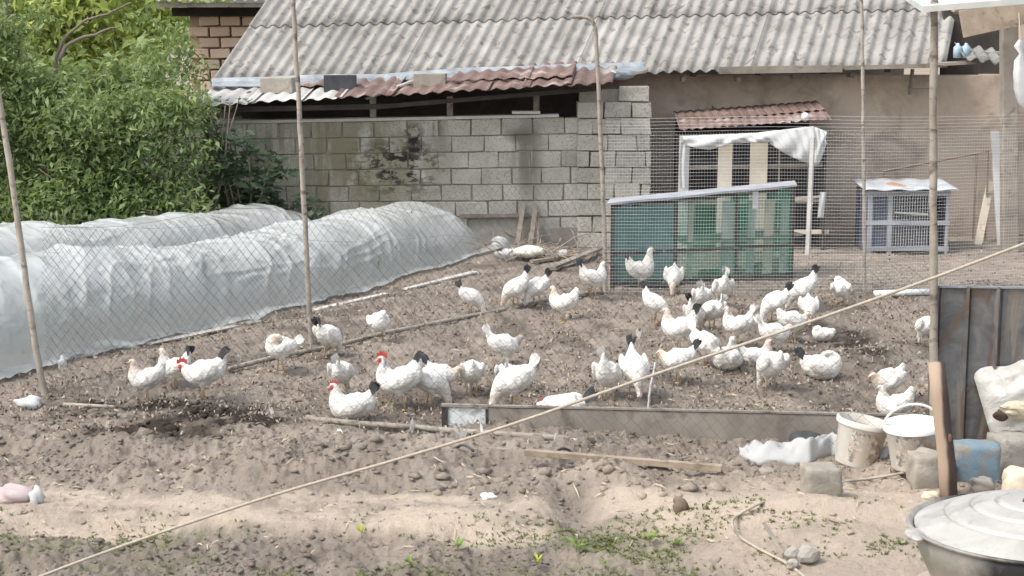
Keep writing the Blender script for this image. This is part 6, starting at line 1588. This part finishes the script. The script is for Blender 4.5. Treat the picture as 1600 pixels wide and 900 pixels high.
HENS = [
 # x, y, heading, pose, tail, neck, label, size
 (230, 629, 188, 'stand', 'w', 'pink', 'white hen with no dark tail walking ahead of the rooster near the tunnel', 1.0),
 (273, 611, 165, 'stand', 'b', 'tan', 'hen with an upright dark tail right behind the rooster near the tunnel', 1.0),
 (438, 581, 205, 'tuck', 'w', 'tan', 'lone cream hen with her head drawn in, standing by the bottom rail', 1.05),
 (515, 560, 55, 'peck', 'b', 'w', 'hen with dark tail bending down over the bottom rail at the second pole', 1.05),
 (592, 535, -75, 'tuck', '', 'w', 'plump white hen alone on the rail with her head tucked down', .95),
 (737, 491, -12, 'peck', 'd', 'w', 'small hen with a dark tail pecking alone behind the rail near the tunnel', .92),
 (805, 479, 200, 'peck', 'b', 'tan', 'black tailed hen pecking, first of the pair by the rail', 1.0),
 (838, 477, 215, 'peck', 'd', 'w', 'grey tailed hen pecking, second of the pair by the rail', 1.0),
 (880, 503, 172, 'stand', '', 'tan', 'hen with a cream raised head standing just beside the pecking pair', 1.0),
 (927, 464, 20, 'stand', 'b', 'w', 'upright hen with black tail at the foot of the hooked pole', 1.05),
 (1052, 460, -100, 'peck', '', 'tan', 'plump tan stained hen bending down beside the tall rooster at the green cage', 1.05),
 (1097, 492, 80, 'peck', 'w', 'pink', 'hen seen from behind next to the one with a sharp white tail', 1.0),
 (1128, 480, 98, 'peck', 'w', 'w', 'hen seen from behind with a sharp white tail pointing straight up', 1.05),
 (1024, 503, -25, 'peck', 'b', 'pink', 'hen with a short black tail pecking at the edge of the crowd', .95),
 (1112, 515, 130, 'peck', 'w', 'grey', 'grey streaked hen pecking behind the crowd', 1.0),
 (1060, 549, 176, 'stand', 'b', 'pink', 'large hen with a pinkish head and black tail at the edge of the crowd', 1.12),
 (1086, 520, 60, 'peck', 'b', 'w', 'hen half hidden in the crowd with a black tail sticking up', .95),
 (1103, 572, -40, 'peck', 'w', 'w', 'white hen bowed down in the crowd between the two black tailed hens', 1.05),
 (1152, 540, 160, 'stand', 'w', 'grey', 'hen with a dark streaked neck and raised head in the middle of the crowd', 1.0),
 (1135, 578, 60, 'sit', 'w', 'grey', 'sitting white hen with a raised dark neck in front of the crowd', 1.15),
 (1058, 597, 172, 'low', 'b', 'tan', 'hen with a brown head held low and black tail in front of the crowd', 1.0),
 (1182, 574, 15, 'sit', '', 'pink', 'cream hen sitting in the crowd with her head drawn low', 1.0),
 (1210, 556, 20, 'low', 'w', 'w', 'white hen leaning forward in the thick of the crowd', 1.05),
 (1238, 535, 15, 'low', '', 'tan', 'white hen with an orange face at the dark hollow', 1.05),
 (1210, 503, 200, 'peck', 'b', 'w', 'hen with a dark tail pecking behind the crowd towards the cage', 1.05),
 (1252, 484, 190, 'peck', 'b', 'grey', 'speckled hen with a long black tipped tail pointing straight up', 1.1),
 (1263, 507, -95, 'peck', '', 'pink', 'pinkish hen with her head down before the one with the long black tipped tail', .95),
 (1313, 480, 80, 'tuck', '', 'w', 'round white hen resting alone on bare soil towards the blue hutch', .98),
 (1286, 533, 150, 'preen', '', 'w', 'white hen lying low in the dark hollow', .72),
 (1283, 592, 8, 'preen', 'd', 'grey', 'sitting hen with a grey neck turned back to preen by the dark hollow', 1.12),
 (1203, 612, 115, 'peck', '', 'w', 'big white hen seen from behind, standing apart in front of the crowd', 1.15),
 (1386, 634, 205, 'low', '', 'tan', 'cream hen with her head lowered on the bare soil behind the buckets', 1.05),
 (1446, 542, 100, 'peck', 'd', 'w', 'hen half hidden behind the edge of the rusty metal sheet', 1.0),
 (1396, 672, 178, 'stand', '', 'w', 'white hen with a raised head just behind the two buckets', .95),
 (788, 573, 15, 'low', 'w', 'grey', 'white hen standing alone in the middle of the pen with a pale raised tail', 1.02),
 (737, 617, 95, 'peck', '', 'w', 'white hen seen from behind between the combed rooster and the white panel', 1.0),
 (802, 640, 182, 'peck', 'w', 'w', 'large white hen reaching down behind the white panelled end of the edge board', 1.2),
 (790, 612, 90, 'peck', 'w', 'w', 'hen mostly hidden behind the large white hen at the white panel', .85),
 (950, 625, 70, 'peck', 'w', 'w', 'white hen with a sharp raised tail behind the middle of the edge board', 1.08),
 (992, 618, -80, 'peck', 'd', 'grey', 'grey streaked hen bowing down beside the thin stake', 1.1),
 (535, 618, 80, 'peck', 'w', 'grey', 'hen half hidden behind the low red faced hen, only her pale tail and back showing', 1.0),
 (672, 636, 10, 'peck', '', 'w', 'white hen with hidden head at the tail of the tall combed rooster', 1.1),
 (692, 618, -5, 'low', 'b', 'tan', 'hen with a tan head and short dark tail behind the tall combed rooster', .9),
]
UPRIGHT = (1128, 1252, 950, 992, 1086, 805, 1024)
for (x, y, hd, ps, tl, nk, lb, sz) in HENS:
    if ps == 'peck' and x not in UPRIGHT: ps = 'peck_flat'
    hen(x, y, hd, ps, tl, nk, lb, sz * (.97 if ps in ('sit', 'preen', 'lie') else .89))
hen(318, 626, 182, 'low', 's', 'w', 'white rooster with red face and full black tail standing beside two hens near the tunnel', 1.02, group='roosters', **ROO)
hen(622, 640, 180, 'stand', 's', 'grey', 'striding white rooster with a large red comb and black tail', 1.06, group='roosters', legs='stride', **ROO)
hen(1001, 457, 12, 'tall', 'b', 'w', 'tall upright rooster with black tail beside the green cage', 1.02, group='roosters', cat='rooster', name='rooster')
hen(548, 655, 176, 'sit', 'b', 'w', 'white hen with a red face crouching low in front of the striding rooster', 1.08, big=True)
hen(880, 650, 178, 'lie', 'b', 'w', 'hen with a red face dust bathing behind the edge board', 1.25, big=True)
# small white feather tufts on the soil
for k, (px, py, s, lb) in enumerate(((997, 530, .055, 'small fluffy white tuft of feathers on open soil'), (425, 650, .05, 'single upright white feather stuck in the dark heap'),
                                     (690, 672, .05, 'white feather caught on the bottom rail left of the white panel'), (718, 690, .06, 'ragged white feathers below the white panel'), (752, 682, .05, 'white feather below the corner of the white panel'),
                                     (640, 680, .06, 'white tail feather standing beside the dark feather heap'), (866, 692, .045, 'white feather leaning on the rail end'), (952, 700, .04, 'white feather upright at the foot of the edge board'))):
    p = GG(px, py); b = MB(); rr = random.Random(k)
    for j in range(5 if k in (0, 3) else 2):
        d = Vector((rr.uniform(-.4, .4), rr.uniform(-.3, .1), 1)).normalized()
        blade(b, p + Vector((rr.uniform(-.012, .012), 0, -.01)), d, s * rr.uniform(1.6, 2.3), s * .22, Vector((1, rr.uniform(-.3, .3), -.2)), .015)
    tag(b.build('feather_tuft', M_FEATHER, None, smooth=True, origin=p), lb, 'feather')
b = MB(); p = GG(655, 688); rr = random.Random(5)
for j in range(26):
    a = rr.uniform(0, 6.28); d = Vector((math.cos(a), math.sin(a) * .6, rr.uniform(.05, .6))).normalized()
    blade(b, p + Vector((rr.uniform(-.1, .1), rr.uniform(-.06, .06), .005)), d, rr.uniform(.05, .10), .010, Vector((-math.sin(a), math.cos(a), .2)), .02)
tag(b.build('dark_feathers', M_TAILB, None, origin=p), 'clump of dark feathers lying at the bottom rail', 'feathers')
